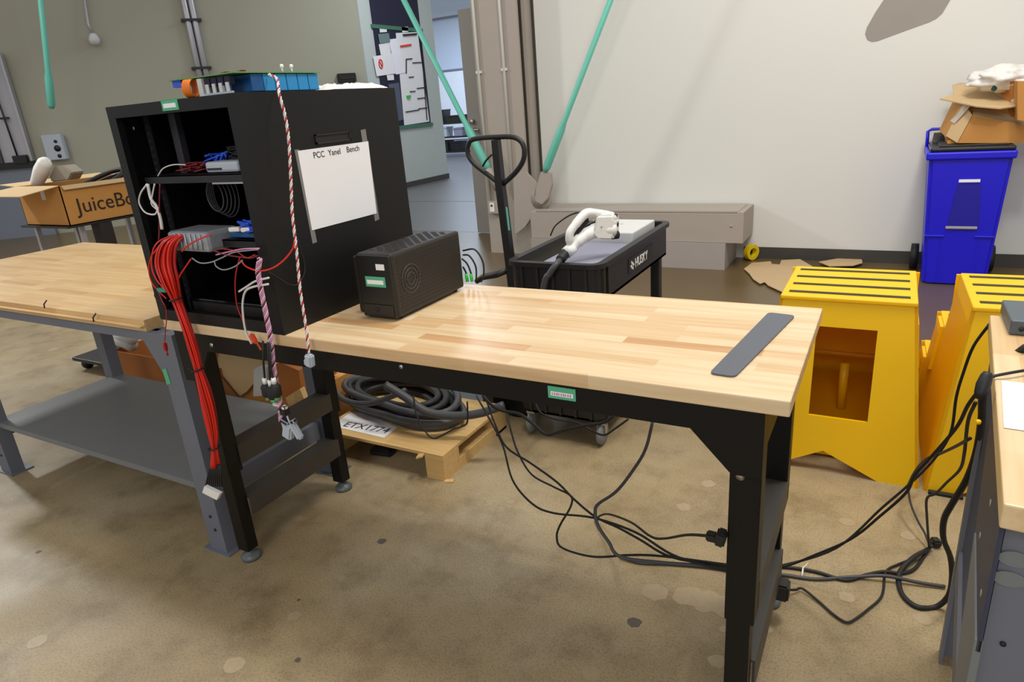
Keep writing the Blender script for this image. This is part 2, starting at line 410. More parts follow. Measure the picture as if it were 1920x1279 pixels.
# diagonal rear wall, left wall, notice wall, far wall
A0 = Vector((-12.05, 5.25, 0)); B0 = Vector((-8.94, 9.6, 0)); C0 = Vector((-15.6, 2.3, 0))
def wallseg(a, b, th, z1, z0=0):
    d = (b - a).normalized(); n = Vector((-d.y, d.x, 0)) * th
    m = MB(); m.prism([a + Vector((0, 0, z0)), b + Vector((0, 0, z0)), b + n + Vector((0, 0, z0)), a + n + Vector((0, 0, z0))], (0, 0, z1 - z0)); return m
struct('wall_rear', wallseg(A0, B0, .2, 6.5), M_wallb)
struct('wall_left', wallseg(C0, A0, .2, 6.5), M_wallb)
nw = MB(); nw.box(-9.12, -8.9, 9.6, 12.0, 0, 6.5); struct('wall_notice', nw, M_wallg)
bn = MB(); bn.box(-8.9, -8.885, 9.62, 12.0, 0, .11); bn.box(-9.12, -8.885, 12.0, 12.015, 0, .11); struct('baseboard_notice', bn, M_base)
wf = MB(); wf.box(-20, -6, 19.5, 19.7, 0, 7); wfar = struct('wall_far', wf, M_wallfar)
pn = MB(); pn.box(-14.6, -11, 19.46, 19.5, .5, 2.72); part('lower_panel', pn, mat('bright_panel', (224, 232, 244), .5), wfar)
pn = MB(); pn.box(-20, -6, 19.45, 19.5, 2.74, 2.80); pn.box(-20, -6, 19.45, 19.5, 4.38, 4.44); part('panel_rail', pn, M_panel, wfar)
# steel column against the right wall, with conduits
col = thing('steel_column', 'tall greige steel column with conduits at the left end of the white wall', 'column', (-3.3, 4.95, 0))
m = MB(); m.box(-3.60, -3.10, 4.9, 4.93, 0, 5.2); m.box(-3.36, -3.34, 4.93, 5.25, 0, 5.2); m.box(-3.6, -3.1, 5.25, 5.28, 0, 5.2)
m.box(-3.10, -3.06, 4.99, 5.2, 0, 5.2)
part('flange', m, M_greige, col)
for x, zb in ((-3.56, .55), (-3.27, .58)):
    m = MB(); m.cyl((x, 4.885, zb), (x, 4.885, 5.2), .014, 10)
    for z in (1.82, 3.1): m.box(x - .03, x + .03, 4.878, 4.9, z - .012, z + .012)
    part('conduit', m, M_wallr, col)
for x in (-3.50, -3.18):
    m = MB(); m.box(x - .06, x + .06, 4.84, 4.9, .43, .56, .004); sb = part('outlet_box', m, M_greige, col)
    m = MB(); m.box(x - .035, x + .02, 4.834, 4.84, .45, .545, .002); m.mi = 1; m.box(x - .02, x + .0, 4.83, 4.834, .505, .525)
    part('outlet_plate', m, [M_white, M_ink], col)
# steel base box running along the right wall
sb = thing('steel_base_box', 'long greige steel box beam on a plinth at the foot of the white wall', 'beam', (-1.9, 4.8, 0))
m = MB(); m.box(-2.95, -.98, 4.62, 5.08, .235, .485); m.box(-.98, -.93, 4.62, 5.08, .235, .495); m.box(-2.95, -.98, 4.66, 5.08, .485, .5)
part('channel', m, M_greige, sb)
m = MB(); m.box(-2.95, -1.07, 4.6, 5.08, 0, .232); part('plinth', m, mat('greige_plinth', (160, 152, 146), .6), sb)
m = MB(); m.box(-2.9, -.99, 4.645, 4.66, .485, .4865); part('slot', m, M_ink, sb)
m = MB(); screw(m, (-1.03, 4.62, .38), .012); part('bolt', m, M_greige, sb)
# brace rods
def brace(label, p0, p1, r, clevis, tealm=M_teal, taper=True, stub=True):
    t = thing('brace_rod', label, 'brace', tuple(p0)); p0 = Vector(p0); p1 = Vector(p1); d = (p1 - p0)
    a = d.length; u = d.normalized()
    m = MB(); m.tube([p0, p0 + u * .05, p0 + u * .42, p0 + u * .5, p1], [r * .75, r * 1.25, r * 1.25, r * .85, r * .8], 12); part('rod', m, tealm, t)
    if stub:
        m = MB(); m.tube([p0 - u * .22, p0 - u * .02, p0 + u * .01], [r * 1.3, r * 1.2, r * .9], 12); part('clevis', m, M_greige, t)
    return t
pr0 = ony(1022, 322, 4.7); pr1 = ony(1145, 0, 4.7); u = (pr1 - pr0).normalized()
bt = brace('teal brace rod rising to the right from the pinned gusset', pr0, pr1 + u * 1.5, .03, True, stub=False)
g = MB(); g.prism([ony(x, y, 4.75) for x, y in ((962, 326), (985, 322), (1002, 340), (1012, 352), (1018, 397), (1000, 402), (985, 425), (966, 440))], (0, .03, 0))
c = ony(1013, 374, 4.75); g.cyl(c + Vector((0, .04, 0)), c, .105, 32)
gp = part('gusset_plate', g, M_greige, bt)
g = MB(); g.cyl(c, c - Vector((0, .03, 0)), .055, 24); g.cyl(c - Vector((0, .03, 0)), c - Vector((0, .045, 0)), .03, 20); part('pin', g, M_greige, bt)
g = MB(); q = [ony(x, y, 4.69) for x, y in ((1013, 322), (1033, 325), (1036, 345), (1028, 372), (1016, 384), (1003, 378), (1006, 350))]; g.prism(q, (0, .035, 0), .006); part('fork', g, M_greige, bt)
pl0 = ony(916, 318, 4.8); pl1 = ony(757, 0, 4.8); u = (pl1 - pl0).normalized()
brace('teal brace rod leaning left in front of the doorway', pl0, pl1 + u * 1.6, .034, True)
b0 = Vector((-9.6, 4.2, 0)); q0 = ony(97, 203, 4.6); q1 = ony(76, 0, 4.6); u = (q1 - q0).normalized()
brace('teal brace rod hanging at the left, before the wall corner', q0, q1 + u * 1.2, .042, False, M_teal, stub=False)

# ---- wall fittings on the far walls
NR = Vector((.8134, -.5817, 0))   # normal of rear wall towards the room
DR = (B0 - A0).normalized()
def on_rear(x, y, off=0):
    d = ray(x, y); p0 = A0 + NR * off; return CAM + d * ((p0 - CAM).dot(NR) / d.dot(NR))
p = on_rear(177, 75, .1)
t = thing('wall_sensor', 'small white dome fitting hanging under a thin conduit on the rear wall', 'sensor', tuple(p))
m = MB(); m.lathe([(.03, .10), (.06, .07), (.085, .0), (.07, -.05), (.03, -.08)], p); part('dome', m, M_slabw, t)
m = MB(); m.tube([p + Vector((0, 0, .1)), on_rear(165, 45, .08), on_rear(153, -40, .05)], .02, 8); part('conduit', m, M_silver, t)
t = thing('conduit_pipe', 'pair of silver conduit pipes running up the rear wall behind the rack', 'pipe', tuple(on_rear(380, 160, .05)))
for dx in (0, .11):
    a = on_rear(375, 145, .06) + DR * dx; m = MB(); m.cyl((a.x, a.y, 0.0), (a.x, a.y, 6.4), .05, 12); part('pipe', m, M_silver, t)
for yy, xx in ((38, 350), (128, 372)):
    a = on_rear(375, 145, .06); z = on_rear(xx, yy, .06).z
    m = MB(); m.obox((a.x + DR.x * .055, a.y + DR.y * .055, z), (.32, .13, .04), (0, 0, math.atan2(DR.y, DR.x))); part('clamp', m, M_dark, t)
a = on_rear(650, 146, .06); m = MB(); m.obox(a, (.34, .12, .16), (0, 0, math.atan2(DR.y, DR.x)), .01)
m.mi = 1; m.obox(a + NR * .065, (.26, .01, .04), (0, 0, math.atan2(DR.y, DR.x)))
solo('wall_speaker', 'small black box mounted on the rear wall just above the rack', 'box', m, [M_dark, M_ups])
NL = Vector((.639, -.769, 0)); DL = (A0 - C0).normalized()
def on_left(x, y, off=0):
    d = ray(x, y); p0 = A0 + NL * off; return CAM + d * ((p0 - CAM).dot(NL) / d.dot(NL))
NL = Vector((DL.y, -DL.x, 0))
t = thing('wall_outlet_panel', 'pale grey electrical box with round sockets near the wall corner', 'electrical box', tuple(on_left(105, 298, .05)))
ca = on_left(104, 276, .06); ra = math.atan2(DL.y, DL.x)
m = MB(); m.obox(ca, (.30, .12, .40), (0, 0, ra), .01); part('housing', m, M_lgrey, t)
m = MB()
for dz, r in ((.09, .025), (-.02, .05), (-.14, .03)):
    q = ca + DL * .05 + Vector((0, 0, dz)); m.cyl(q + NL * .055, q + NL * .07, r, 14)
part('socket', m, M_dark, t)
# tall framed partition on the far left
t = thing('framed_partition', 'tall silver framed partition with a black rail, far left behind the open carton', 'partition', (-12.5, 4.8, 0))
PB = Vector((-12.3, 5.0, 0)); PD = DL; 
def pp(s, z, off=0): q = PB - PD * s + NL * off; return Vector((q.x, q.y, z))
def slab(s0, s1, z0, z1, off, th, mt, nm, parent=t, lab=None):
    m = MB(); m.prism([pp(s0, z0, off), pp(s1, z0, off), pp(s1, z1, off), pp(s0, z1, off)], NL * th); return part(nm, m, mt, parent, label=lab)
slab(0, 2.6, 0, 1.12, 0, .06, M_panel, 'lower_panel'); slab(0, 2.6, 1.12, 1.22, 0, .12, M_dark, 'rail')
slab(0, .035, 1.22, 2.85, 0, .1, M_silver, 'frame_post'); slab(.035, .44, 1.22, 2.85, 0, .05, mat('pale_grey_panel', (176, 174, 180), .5), 'panel')
slab(.44, .5, 1.22, 2.9, 0, .1, M_base, 'frame_post'); slab(.5, .84, 1.22, 2.9, 0, .04, mat('olive_grey_panel', (128, 126, 116), .6), 'panel')
slab(.84, .92, 1.22, 2.9, 0, .1, M_ink, 'frame_post'); slab(.92, 2.6, 1.22, 2.9, 0, .04, M_lgrey, 'panel')
slab(.62, .82, 2.05, 2.3, .04, .01, mat('steel_blue_sign', (70, 92, 120), .5), 'sign')
m = MB(); a, b = pp(.2, 1.2, .1), pp(.24, 2.5, .1); m.cyl(a, b, .014, 8); m.cyl(b, pp(.25, 2.76, .1), .05, 12); c = pp(.22, 1.9, .1); m.obox(c, (.12, .05, .03), (0, 0, ra)); m.obox(pp(.16, 1.26, .12), (.2, .08, .12), (0, 0, ra)); part('operator_rod', m, M_dark, t)

# ---- notice board
X9 = -8.9
t = thing('notice_board', 'green framed dark notice board on the pale corridor wall', 'board', (X9 + .02, 10.7, 1.2))
m = MB(); m.box(X9, X9 + .02, 9.95, 11.5, 1.24, 4.2); part('backing', m, M_navy, t)
for z in (1.19, 3.08):
    m = MB(); m.box(X9, X9 + .035, 9.9, 11.56, z, z + .07); part('frame_rail', m, M_gfr, t)
def on9(x, y): return onx(x, y, X9 + .025)
sheets = [('large white schedule chart with black lines, down the right of the board', [(742, 62), (783, 60), (805, 228), (758, 235)], M_paper, 'paper'),
    ('small white card at the top left of the notice board', [(711, 50), (724, 49), (725, 60), (712, 61)], M_paper, 'paper'),
    ('small white card at the top right of the notice board', [(752, 51), (764, 50), (765, 60), (754, 61)], M_paper, 'paper'),
    ('grey green picture sheet under the top left card', [(708, 64), (728, 62), (731, 79), (711, 82)], mat('grey_green_print', (110, 132, 132), .7), 'paper'),
    ('white page pinned below the grey green picture', [(710, 83), (730, 79), (733, 101), (714, 103)], M_paper, 'paper'),
    ('white sheet with a red ring symbol on the left of the board', [(699, 106), (734, 100), (742, 138), (706, 143)], M_paper, 'paper'),
    ('loose white sheet curling over the middle of the board', [(728, 74), (744, 72), (760, 136), (742, 140)], mat('paper_bright', (240, 240, 246), .8), 'paper'),
    ('small white card at the lower left of the notice board', [(724, 141), (737, 140), (738, 150), (726, 151)], M_paper, 'paper'),
    ('grey blue poster at the bottom left of the board', [(728, 158), (748, 155), (757, 224), (744, 228)], mat('slate_print', (84, 92, 112), .7), 'poster')]
chart = None
for k, (lab, q, mt, ct) in enumerate(sheets):
    m = MB(); off = .004 * (k % 4)
    m.prism([on9(x, y) + Vector((off, 0, 0)) for x, y in q], (.002, 0, 0)); o = solo('pinned_paper', lab, ct, m, mt)
    if k in (0, 5):
        d = MB()
        if k == 0:
            L = [((761, 111), (761, 138), 1), ((761, 111), (772, 110), 1), ((788, 66), (800, 225), 1), ((773, 118), (790, 117), 1), ((781, 166), (795, 164), 1), ((782, 185), (797, 183), 1), ((784, 204), (800, 202), 1), ((760, 210), (785, 206), 1), ((768, 172), (778, 171), 1), ((766, 145), (775, 144), 1), ((755, 66), (780, 64), 2)]
            for a, b, w in L:
                A, B = on9(*a), on9(*b); A.x += .012; B.x += .012; d.tube([A, B], .012 * w, 4, smooth=False)
            part('ruled_lines', d, M_ink, o); d = MB(); a = on9(750, 87); a.x += .006; b = on9(770, 84); b.x += .006; d.tube([a, b], .025, 4, smooth=False); part('red_heading', d, M_red, o)
            d = MB(); a = on9(762, 182); a.x += .008; b = on9(768, 181); b.x += .008; d.tube([a, b], .04, 4, smooth=False); part('green_mark', d, M_ltgreen, o)
        else:
            c = on9(713, 120); c.x += .012
            d.tube([c + Vector((0, math.cos(k2 / 16 * 2 * PI) * .055, math.sin(k2 / 16 * 2 * PI) * .08)) for k2 in range(16)], .012, 5, closed=True)
            d.tube([c + Vector((0, -.03, .05)), c + Vector((0, .03, -.05))], .012, 4); part('red_ring', d, M_red, o)

# ---- far room: racks of dark equipment
def storage_shelf(label, x0, x1, y, zt, seed):
    rnd = random.Random(seed); t = thing('storage_shelf', label, 'shelf', ((x0 + x1) / 2, y, 0))
    for x in (x0, x1):
        for yy in (y, y + .5):
            m = MB(); m.box(x - .03, x + .03, yy - .03, yy + .03, 0, zt); part('post', m, M_dark, t)
    for z in (.15, .62, 1.05):
        m = MB(); m.box(x0, x1, y, y + .5, z, z + .05); part('shelf_board', m, M_dark, t)
    return t
storage_shelf('black storage shelf in the far blue lit room seen past the notice wall', -13.45, -11.5, 17.9, 1.15, 1)
for i, (x, w, z, h, mt, lab) in enumerate([(-13.1, .45, 1.1, .42, M_dark, 'black bin on the top of the far storage shelf, left'), (-12.35, .8, 1.1, .22, M_ups, 'low black case on the top of the far storage shelf, right'),
        (-13.05, .42, .67, .3, M_lgrey, 'pale grey tub on the middle of the far storage shelf, left'), (-12.4, .34, .67, .26, M_slab, 'grey tub on the middle of the far storage shelf, right'),
        (-13.1, .5, .2, .34, M_ups, 'dark crate on the lowest level of the far storage shelf, left'), (-12.5, .5, .2, .3, M_dark, 'dark crate on the lowest level of the far storage shelf, right')]):
    t = thing('storage_bin', lab, 'bin', (x, 18.1, z))
    m = MB(); m.hexa([(x - w / 2 * .9, 17.95, z), (x + w / 2 * .9, 17.95, z), (x + w / 2 * .9, 18.3, z), (x - w / 2 * .9, 18.3, z), (x - w / 2, 17.92, z + h), (x + w / 2, 17.92, z + h), (x + w / 2, 18.34, z + h), (x - w / 2, 18.34, z + h)]); part('body', m, mt, t)
    m = MB(); m.box(x - w / 2 - .01, x + w / 2 + .01, 17.91, 18.35, z + h - .03, z + h); part('rim', m, mt, t)

# ================================================================== BLACK WORKBENCH
H = .930
wb = thing('workbench', 'black steel workbench with a pale butcher block top in the centre', 'workbench', (-.93, .3, 0))
m = MB(); m.box(-1.869, 0, 0, .61, H - .034, H, .003); part('tabletop', m, M_wood, wb)
m = MB()
for yy in (.012, .586):
    pl = [(-1.845, yy, .896), (-1.845, yy, .72), (-1.775, yy, .72), (-1.70, yy, .835), (-.19, yy, .835), (-.105, yy, .745), (-.045, yy, .745), (-.045, yy, .896)]
    m = MB(); m.prism(pl, (0, .012, 0)); part('apron', m, M_black, wb)
for x in (-1.845, -.06): m = MB(); m.box(x, x + .015, .024, .586, .80, .896); part('side_apron', m, M_black, wb)
def bench_leg(x0, x1, y0, y1, inward):
    m = MB()
    # upper sleeve: C-section open towards the middle; lower leg slides inside
    m.box(x0, x1, y0, y1, .36, .83, .003)
    lg = part('leg', m, M_black, wb)
    m = MB(); m.box(x0 + .004, x1 - .008, y0 + .004, y1 - .008, .045, .358); part('lower_leg', m, M_black, lg)
    cx, cy = (x0 + x1) / 2, (y0 + y1) / 2
    m = MB(); m.lathe([(.034, 0), (.036, .012), (.026, .022), (.01, .026), (.008, .05)], (cx, cy, 0), n=20); part('leveling_foot', m, mat('grey_foot', (88, 94, 96), .4), lg)
    m = MB(); screw(m, (cx - .01, y0, .735), .009); screw(m, (x1 - .01, y0, .735), .005) if 0 else None; part('bolt', m, M_steel, lg)
for x0, x1 in ((-1.83, -1.765), (-.111, -.047)):
    bench_leg(x0, x1, .028, .085, 1); bench_leg(x0, x1, .525, .582, 1)
def stretcher(x0, x1, z, parent, h=.065):
    m = MB(); m.box(x0, x1, .08, .535, z, z + .006); m.box(x1 - .006, x1, .08, .535, z - h, z); return part('stretcher', m, M_dusty_sheen, parent)
for z in (.45, .245): stretcher(-1.83, -1.76, z, wb)
for z in (.44, .21): stretcher(-.112, -.046, z, wb, .07 if z > .3 else .09)
m = MB(); m.box(-.512, -.444, .0095, .012, .857, .886); st = part('asset_sticker', m, M_green, wb, label='green asset sticker')
m = MB(); m.box(-.505, -.45, .0088, .0095, .864, .874); part('barcode_strip', m, M_paper, st)
m = MB()
for k in range(9): m.box(-.502 + k * .0055, -.4995 + k * .0055 + (k % 3) * .0006, .0082, .0088, .866, .872)
part('barcode_bars', m, M_pinkink, st)
m = MB(); screw(m, (-1.78, .03, .80), .008); screw(m, (-.93, .012, .88), .006); screw(m, (-1.67, .012, .86), .007); part('bolt', m, M_steel, wb)
m = MB(); p = ony(1352, 1008, .02); m.obox(p, (.022, .03, .034), (0, .2, 0), .004); m.obox(p + Vector((-.02, 0, -.003)), (.022, .02, .02), (0, 0, 0), .003)
solo('black_plug', 'black mains plug pushed in beside the front right bench leg', 'plug', m, M_dark)
m = MB(); p = ony(1470, 1106, .5); m.obox((p.x - .01, p.y, p.z), (.05, .05, .055), (0, 0, 0), .006); solo('wall_adapter', 'black plug adapter low behind the right bench leg', 'plug', m, M_dark)

# mat on the workbench
m = MB(); q = [onz(x, y, H + .0005) for x, y in ((1330, 702), (1378, 709), (1491, 594), (1441, 588))]
m.prism(rounded(q, .014), (0, 0, .004))
solo('rubber_strip', 'slate grey rubber strip lying across the right end of the workbench', 'mat', m, M_mat)

# ================================================================== LEFT GREY BENCH
gb = thing('wooden_workbench', 'wooden topped bench with grey steel legs and lower shelf at the left', 'workbench', (-3.0, .4, 0))
m = MB(); m.box(-4.13, -2.03, .015, 1.03, .862, .902)
bmesh.ops.bevel(m.b, geom=[e for e in m.b.edges if abs(e.verts[0].co.y - .015) < 1e-4 and abs(e.verts[1].co.y - .015) < 1e-4 and abs(e.verts[0].co.x - e.verts[1].co.x) > 1], offset=.018, segments=4, affect='EDGES')
part('tabletop', m, M_wood_old, gb)
m = MB(); m.box(-4.0, -2.0, .05, .07, .82, .862); m.box(-4.0, -2.0, .72, .74, .82, .862); part('rail', m, M_greyst, gb)
def grey_leg(x, y, w=.09, dep=.06, flare=True, sgn=1):
    m = MB()
    m.hexa([(x, y, .006), (x + w, y, .006), (x + w, y + dep, .006), (x, y + dep, .006), (x, y, .70), (x + w, y, .70), (x + w, y + dep, .70), (x, y + dep, .70)])
    a = .09 if sgn < 0 else 0; b = .09 if sgn > 0 else 0
    m.hexa([(x, y, .70), (x + w, y, .70), (x + w, y + dep, .70), (x, y + dep, .70), (x - a, y, .862), (x + w + b * .3, y, .862), (x + w + b * .3, y + dep, .862), (x - a, y + dep, .862)])
    lg = part('leg', m, M_greyst, gb)
    m = MB(); m.box(x - .03, x + w + .02, y - .01, y + dep + .03, 0, .007); part('foot_plate', m, M_greyst, lg)
    m = MB()
    for dz, dx in ((.10, .6), (.155, .5)): screw(m, (x + w * dx, y, dz), .006)
    part('bolt_hole', m, M_ink, lg); return lg
l1 = grey_leg(-1.985, .03, .09, .06, sgn=-1); grey_leg(-3.52, .03, .09, .06, sgn=1); grey_leg(-1.985, .62, .07, .06, sgn=-1); grey_leg(-3.52, .62, .07, .06, sgn=1)
m = MB()
for z in (.60, .56): screw(m, (-3.475, .62, z), .007)
part('bolt', m, M_steel, gb)
m = MB(); m.box(-3.47, -2.0, .05, .67, .262, .27); m.box(-3.47, -2.0, .05, .062, .245, .262); m.box(-3.47, -2.0, .66, .67, .245, .262); part('shelf', m, M_shelf, gb)
for xr in (-1.99, -3.51): m = MB(); m.box(xr, xr + .04, .09, .62, .18, .26); part('side_rail', m, M_greyst, gb)
q = [ony(x, y, .028) for x, y in ((304, 693), (311, 691), (320, 720), (313, 722))]
m = MB(); m.prism(q, (0, .001, 0)); part('asset_sticker', m, M_green, gb, label='green asset sticker')
for x, y in ((82, 573), (174, 598)):
    q = ony(x, y, .012); m = MB(); m.tube([q + Vector((.008, .012, .018)), q + Vector((.002, .001, .005)), q + Vector((0, .0, -.01))], .0025, 6); part('edge_mark', m, M_ink, gb)

# ================================================================== RACK
RX0, RX1, RY0, RY1, RZ0, RZ1 = -1.875, -1.322, -.002, .632, H + .001, H + .641
rk = thing('equipment_rack', 'open fronted black equipment rack cabinet standing on the workbench', 'rack', ((RX0 + RX1) / 2, .3, RZ0))
m = MB(); m.box(RX1 - .006, RX1, RY0 + .02, RY1, RZ0, RZ1); part('side_panel', m, M_rack, rk)
m = MB(); m.box(RX0, RX0 + .006, RY0 + .02, RY1, RZ0, RZ1); part('side_panel', m, M_rack, rk)
m = MB(); m.box(RX0 + .006, RX1 - .006, RY0 + .02, RY1, RZ1 - .006, RZ1); part('top_panel', m, M_rack, rk)
m = MB(); m.box(RX0 + .006, RX1 - .006, RY0 + .02, RY1, RZ0, RZ0 + .006); part('bottom_panel', m, M_rack, rk)
m = MB(); m.box(RX0 + .006, RX1 - .006, RY1 - .006, RY1, RZ0 + .006, RZ1 - .006); part('back_panel', m, M_rack, rk)
o_ = [(RX0, RY0, RZ0), (RX1, RY0, RZ0), (RX1, RY0, RZ1), (RX0, RY0, RZ1)]
i_ = [(RX0 + .035, RY0, RZ0 + .035), (RX1 - .042, RY0, RZ0 + .035), (RX1 - .042, RY0, RZ1 - .032), (RX0 + .035, RY0, RZ1 - .032)]
m = MB(); m.ring(o_, i_, (0, .02, 0)); part('front_frame', m, M_rack, rk)
for x0 in (RX0 + .045, RX1 - .075):
    m = MB(); m.box(x0, x0 + .03, .07, .075, RZ0 + .01, RZ1 - .01); m.box(x0, x0 + .004, .07, .1, RZ0 + .01, RZ1 - .01)
    r_ = part('mounting_rail', m, M_dark, rk)
    m = MB()
    for k in range(28): m.box(x0 + .011, x0 + .019, .0693, .07, RZ0 + .03 + k * .021, RZ0 + .039 + k * .021)
    part('square_holes', m, M_ink, r_)
m = MB()
for x, y in ((246, 240), (239, 283), (246, 304), (252, 357)):
    q = ony(x, y, .06); m.lathe([(.004, 0), (.010, .003), (.008, .008), (.003, .01)], q, 'y', 12)
part('cage_screw', m, M_steel, rk)
m = MB(); m.box(RX0 + .125, RX0 + .155, .10, .12, RZ1 - .22, RZ1 - .03); part('inner_post', m, mat('rail_grey', (52, 50, 56), .4), rk)
# side handle recess
hx = RX1
m = MB(); m.box(hx, hx + .004, .24, .385, 1.449, 1.453); m.box(hx, hx + .004, .24, .244, 1.426, 1.453); m.box(hx, hx + .004, .381, .385, 1.426, 1.453); m.box(hx, hx + .004, .24, .385, 1.426, 1.432)
m.mi = 1; m.box(hx, hx + .0012, .244, .381, 1.432, 1.449); part('side_handle', m, [M_ups, M_ink], rk)
m = MB(); m.box(-1.619, -1.551, RY0 - .0015, RY0, 1.545, 1.572); m.box(-1.619, -1.551, RY0 - .0015, RY0 + .03, 1.5715, 1.5728); sk = part('asset_sticker', m, M_green, rk, label='green asset sticker')
m = MB(); m.box(-1.612, -1.56, RY0 - .0022, RY0 - .0015, 1.552, 1.563); part('barcode_strip', m, M_paper, sk)
m = MB(); q = ony(287, 557, -.0); m.cyl((RX0, .02, q.z), (RX0 - .02, .02, q.z), .012, 12); m.cyl((RX0, .02, q.z), (RX0 - .03, .02, q.z), .006, 8); part('lock_knob', m, M_ink, rk)

# paper with tape on the rack side
def onR(x, y, off=.003): return onx(x, y, RX1 + off)
ps_ = thing('paper_sign', 'large white handwritten paper sheet taped to the side of the rack', 'sign', tuple(onR(630, 415)))
m = MB(); m.prism([onR(x, y, .001) for x, y in ((558, 283), (690, 265), (706, 400), (585, 432))], (.0008, 0, 0)); part('sheet', m, M_paper, ps_)
a = onR(587, 294, .002); b = onR(606, 292, .002)
writing('PCC', .024, onR(588, 297, .002), onR(620, 292) - onR(588, 297), (0, 0, 1), M_ink, ps_, depth=.0002)
writing('Yanel', .024, onR(616, 292, .002), onR(620, 292) - onR(588, 297), (0, 0, 1), M_ink, ps_, depth=.0002)
writing('Bench', .024, onR(650, 286, .002), onR(620, 292) - onR(588, 297), (0, 0, 1), M_ink, ps_, depth=.0002)
for lab, q in (('left', ((552, 281), (560, 280), (594, 454), (586, 457))), ('right', ((676, 244), (685, 242), (711, 411), (703, 415)))):
    m = MB(); m.prism([onR(x, y, .0) for x, y in q], (.0009 if lab == 'left' else .0009, 0, 0)); part('tape_strip', m, M_tape, ps_)

# ---- rack contents
def shelf(name, label, z, y0=.03):
    t = thing(name, label, 'shelf', (-1.6, .3, z)); m = MB(); m.box(RX0 + .05, RX1 - .05, y0, .52, z - .003, z); m.box(RX0 + .05, RX1 - .05, y0, y0 + .003, z - .022, z)
    part('tray', m, M_dark, t); return t
shelf('rack_shelf', 'upper black shelf inside the rack', 1.372, .03); shelf('rack_shelf', 'lower black shelf inside the rack', 1.185, .05)
t = thing('grey_instrument', 'light grey rounded instrument on the upper rack shelf', 'instrument', (-1.44, .14, 1.373))
m = MB(); m.box(-1.57, -1.435, .05, .15, 1.374, 1.404, .008); part('case', m, M_lgrey, t); m = MB(); m.box(-1.56, -1.50, .048, .05, 1.382, 1.387); part('slot', m, M_dark, t)
m = MB(); m.box(-1.53, -1.385, .032, .037, 1.345, 1.371); solo('silver_plate', 'bare silver plate under the upper rack shelf', 'plate', m, M_silver)
def blob_wires(name, label, c, s, n, mt, r, seed, cat='cable'):
    rnd = random.Random(seed); t = thing(name, label, cat, (c[0], c[1], c[2] - s[2]))
    for k in range(n):
        P = [Vector((c[0] + rnd.uniform(-1, 1) * s[0], c[1] + rnd.uniform(-1, 1) * s[1], c[2] + rnd.uniform(-.9, 1) * s[2])) for _ in range(6)]
        part('wire', MB().tube(smooth_path(P, 5), r, 5), mt, t)
    return t
blob_wires('blue_wire_tangle', 'tangle of blue wires behind the grey instrument on the upper shelf', (-1.60, .13, 1.40), (.05, .035, .024), 7, M_bluewire, .003, 3)
blob_wires('dark_red_wire_tangle', 'coil of dark red wires at the left of the upper rack shelf', (-1.66, .10, 1.388), (.06, .04, .012), 9, M_maroon, .003, 5)
blob_wires('black_wire_tangle', 'tangle of black wires behind the instrument on the upper shelf', (-1.50, .13, 1.42), (.06, .03, .022), 6, M_rub, .003, 9)
blob_wires('blue_wire_tangle', 'tangle of blue wires at the right of the lower rack shelf', (-1.43, .065, 1.225), (.05, .03, .018), 10, M_bluewire, .003, 13)
m = MB(); m.box(-1.54, -1.37, .06, .16, 1.19, 1.205, .003); m.mi = 1
for k in range(6): m.box(-1.53 + k * .026, -1.515 + k * .026, .07, .14, 1.205, 1.214)
solo('circuit_card', 'dark blue circuit card on the lower rack shelf under blue wires', 'circuit board', m, [M_capd, M_slab])
for dx in (0, .05):
    m = MB(); m.obox((-1.49 + dx, .045, 1.218), (.035, .02, .012), (0, 0, .3), .002); solo('white_connector', 'small white connector on the lower rack shelf, %s of the pair' % ('left' if dx == 0 else 'right'), 'connector', m, M_white)
t = thing('clear_plastic_tray', 'see-through grey plastic case with wires at the front of the lower shelf', 'case', (-1.66, .05, 1.19))
m = MB(); m.box(-1.745, -1.565, .0, .12, 1.155, 1.215, .012); part('body', m, M_clearp, t)
for k in range(6):
    m = MB(); x = -1.70 + k * .022; m.tube([(x, -.002, 1.21), (x + .004, -.005, 1.185), (x, -.002, 1.165)], .0025, 5); part('rib', m, M_lgrey, t)
m = MB(); m.box(-1.80, -1.40, .06, .5, RZ0 + .0065, RZ0 + .06, .004); m.mi = 1; m.box(-1.78, -1.42, .057, .06, RZ0 + .02, RZ0 + .05)
solo('rack_power_unit', 'low glossy black unit on the floor of the rack', 'instrument', m, [mat('gloss_black', (14, 14, 16), .12), M_ups])
m = MB(); c = Vector((-1.645, .12, 1.30)); 
for k in range(5):
    r = .045 + .006 * k; m.tube([c + Vector((math.cos(a) * r * .8, .01 * k, math.sin(a) * r)) for a in [i / 22 * 2 * PI for i in range(22)]], .0025, 5, closed=True)
m.cyl(c + Vector((-.03, 0, .045)), c + Vector((.0, .02, .085)), .004, 6)
solo('hanging_wire_coil', 'loose coil of thin black wire hanging under the upper rack shelf', 'cable', m, mat('charcoal_wire', (70, 70, 74), .35))

# ---- wires spilling out of the rack
Yf = -.03
def fp(pts, y=Yf): return [ony(a, b, y) for a, b in pts]
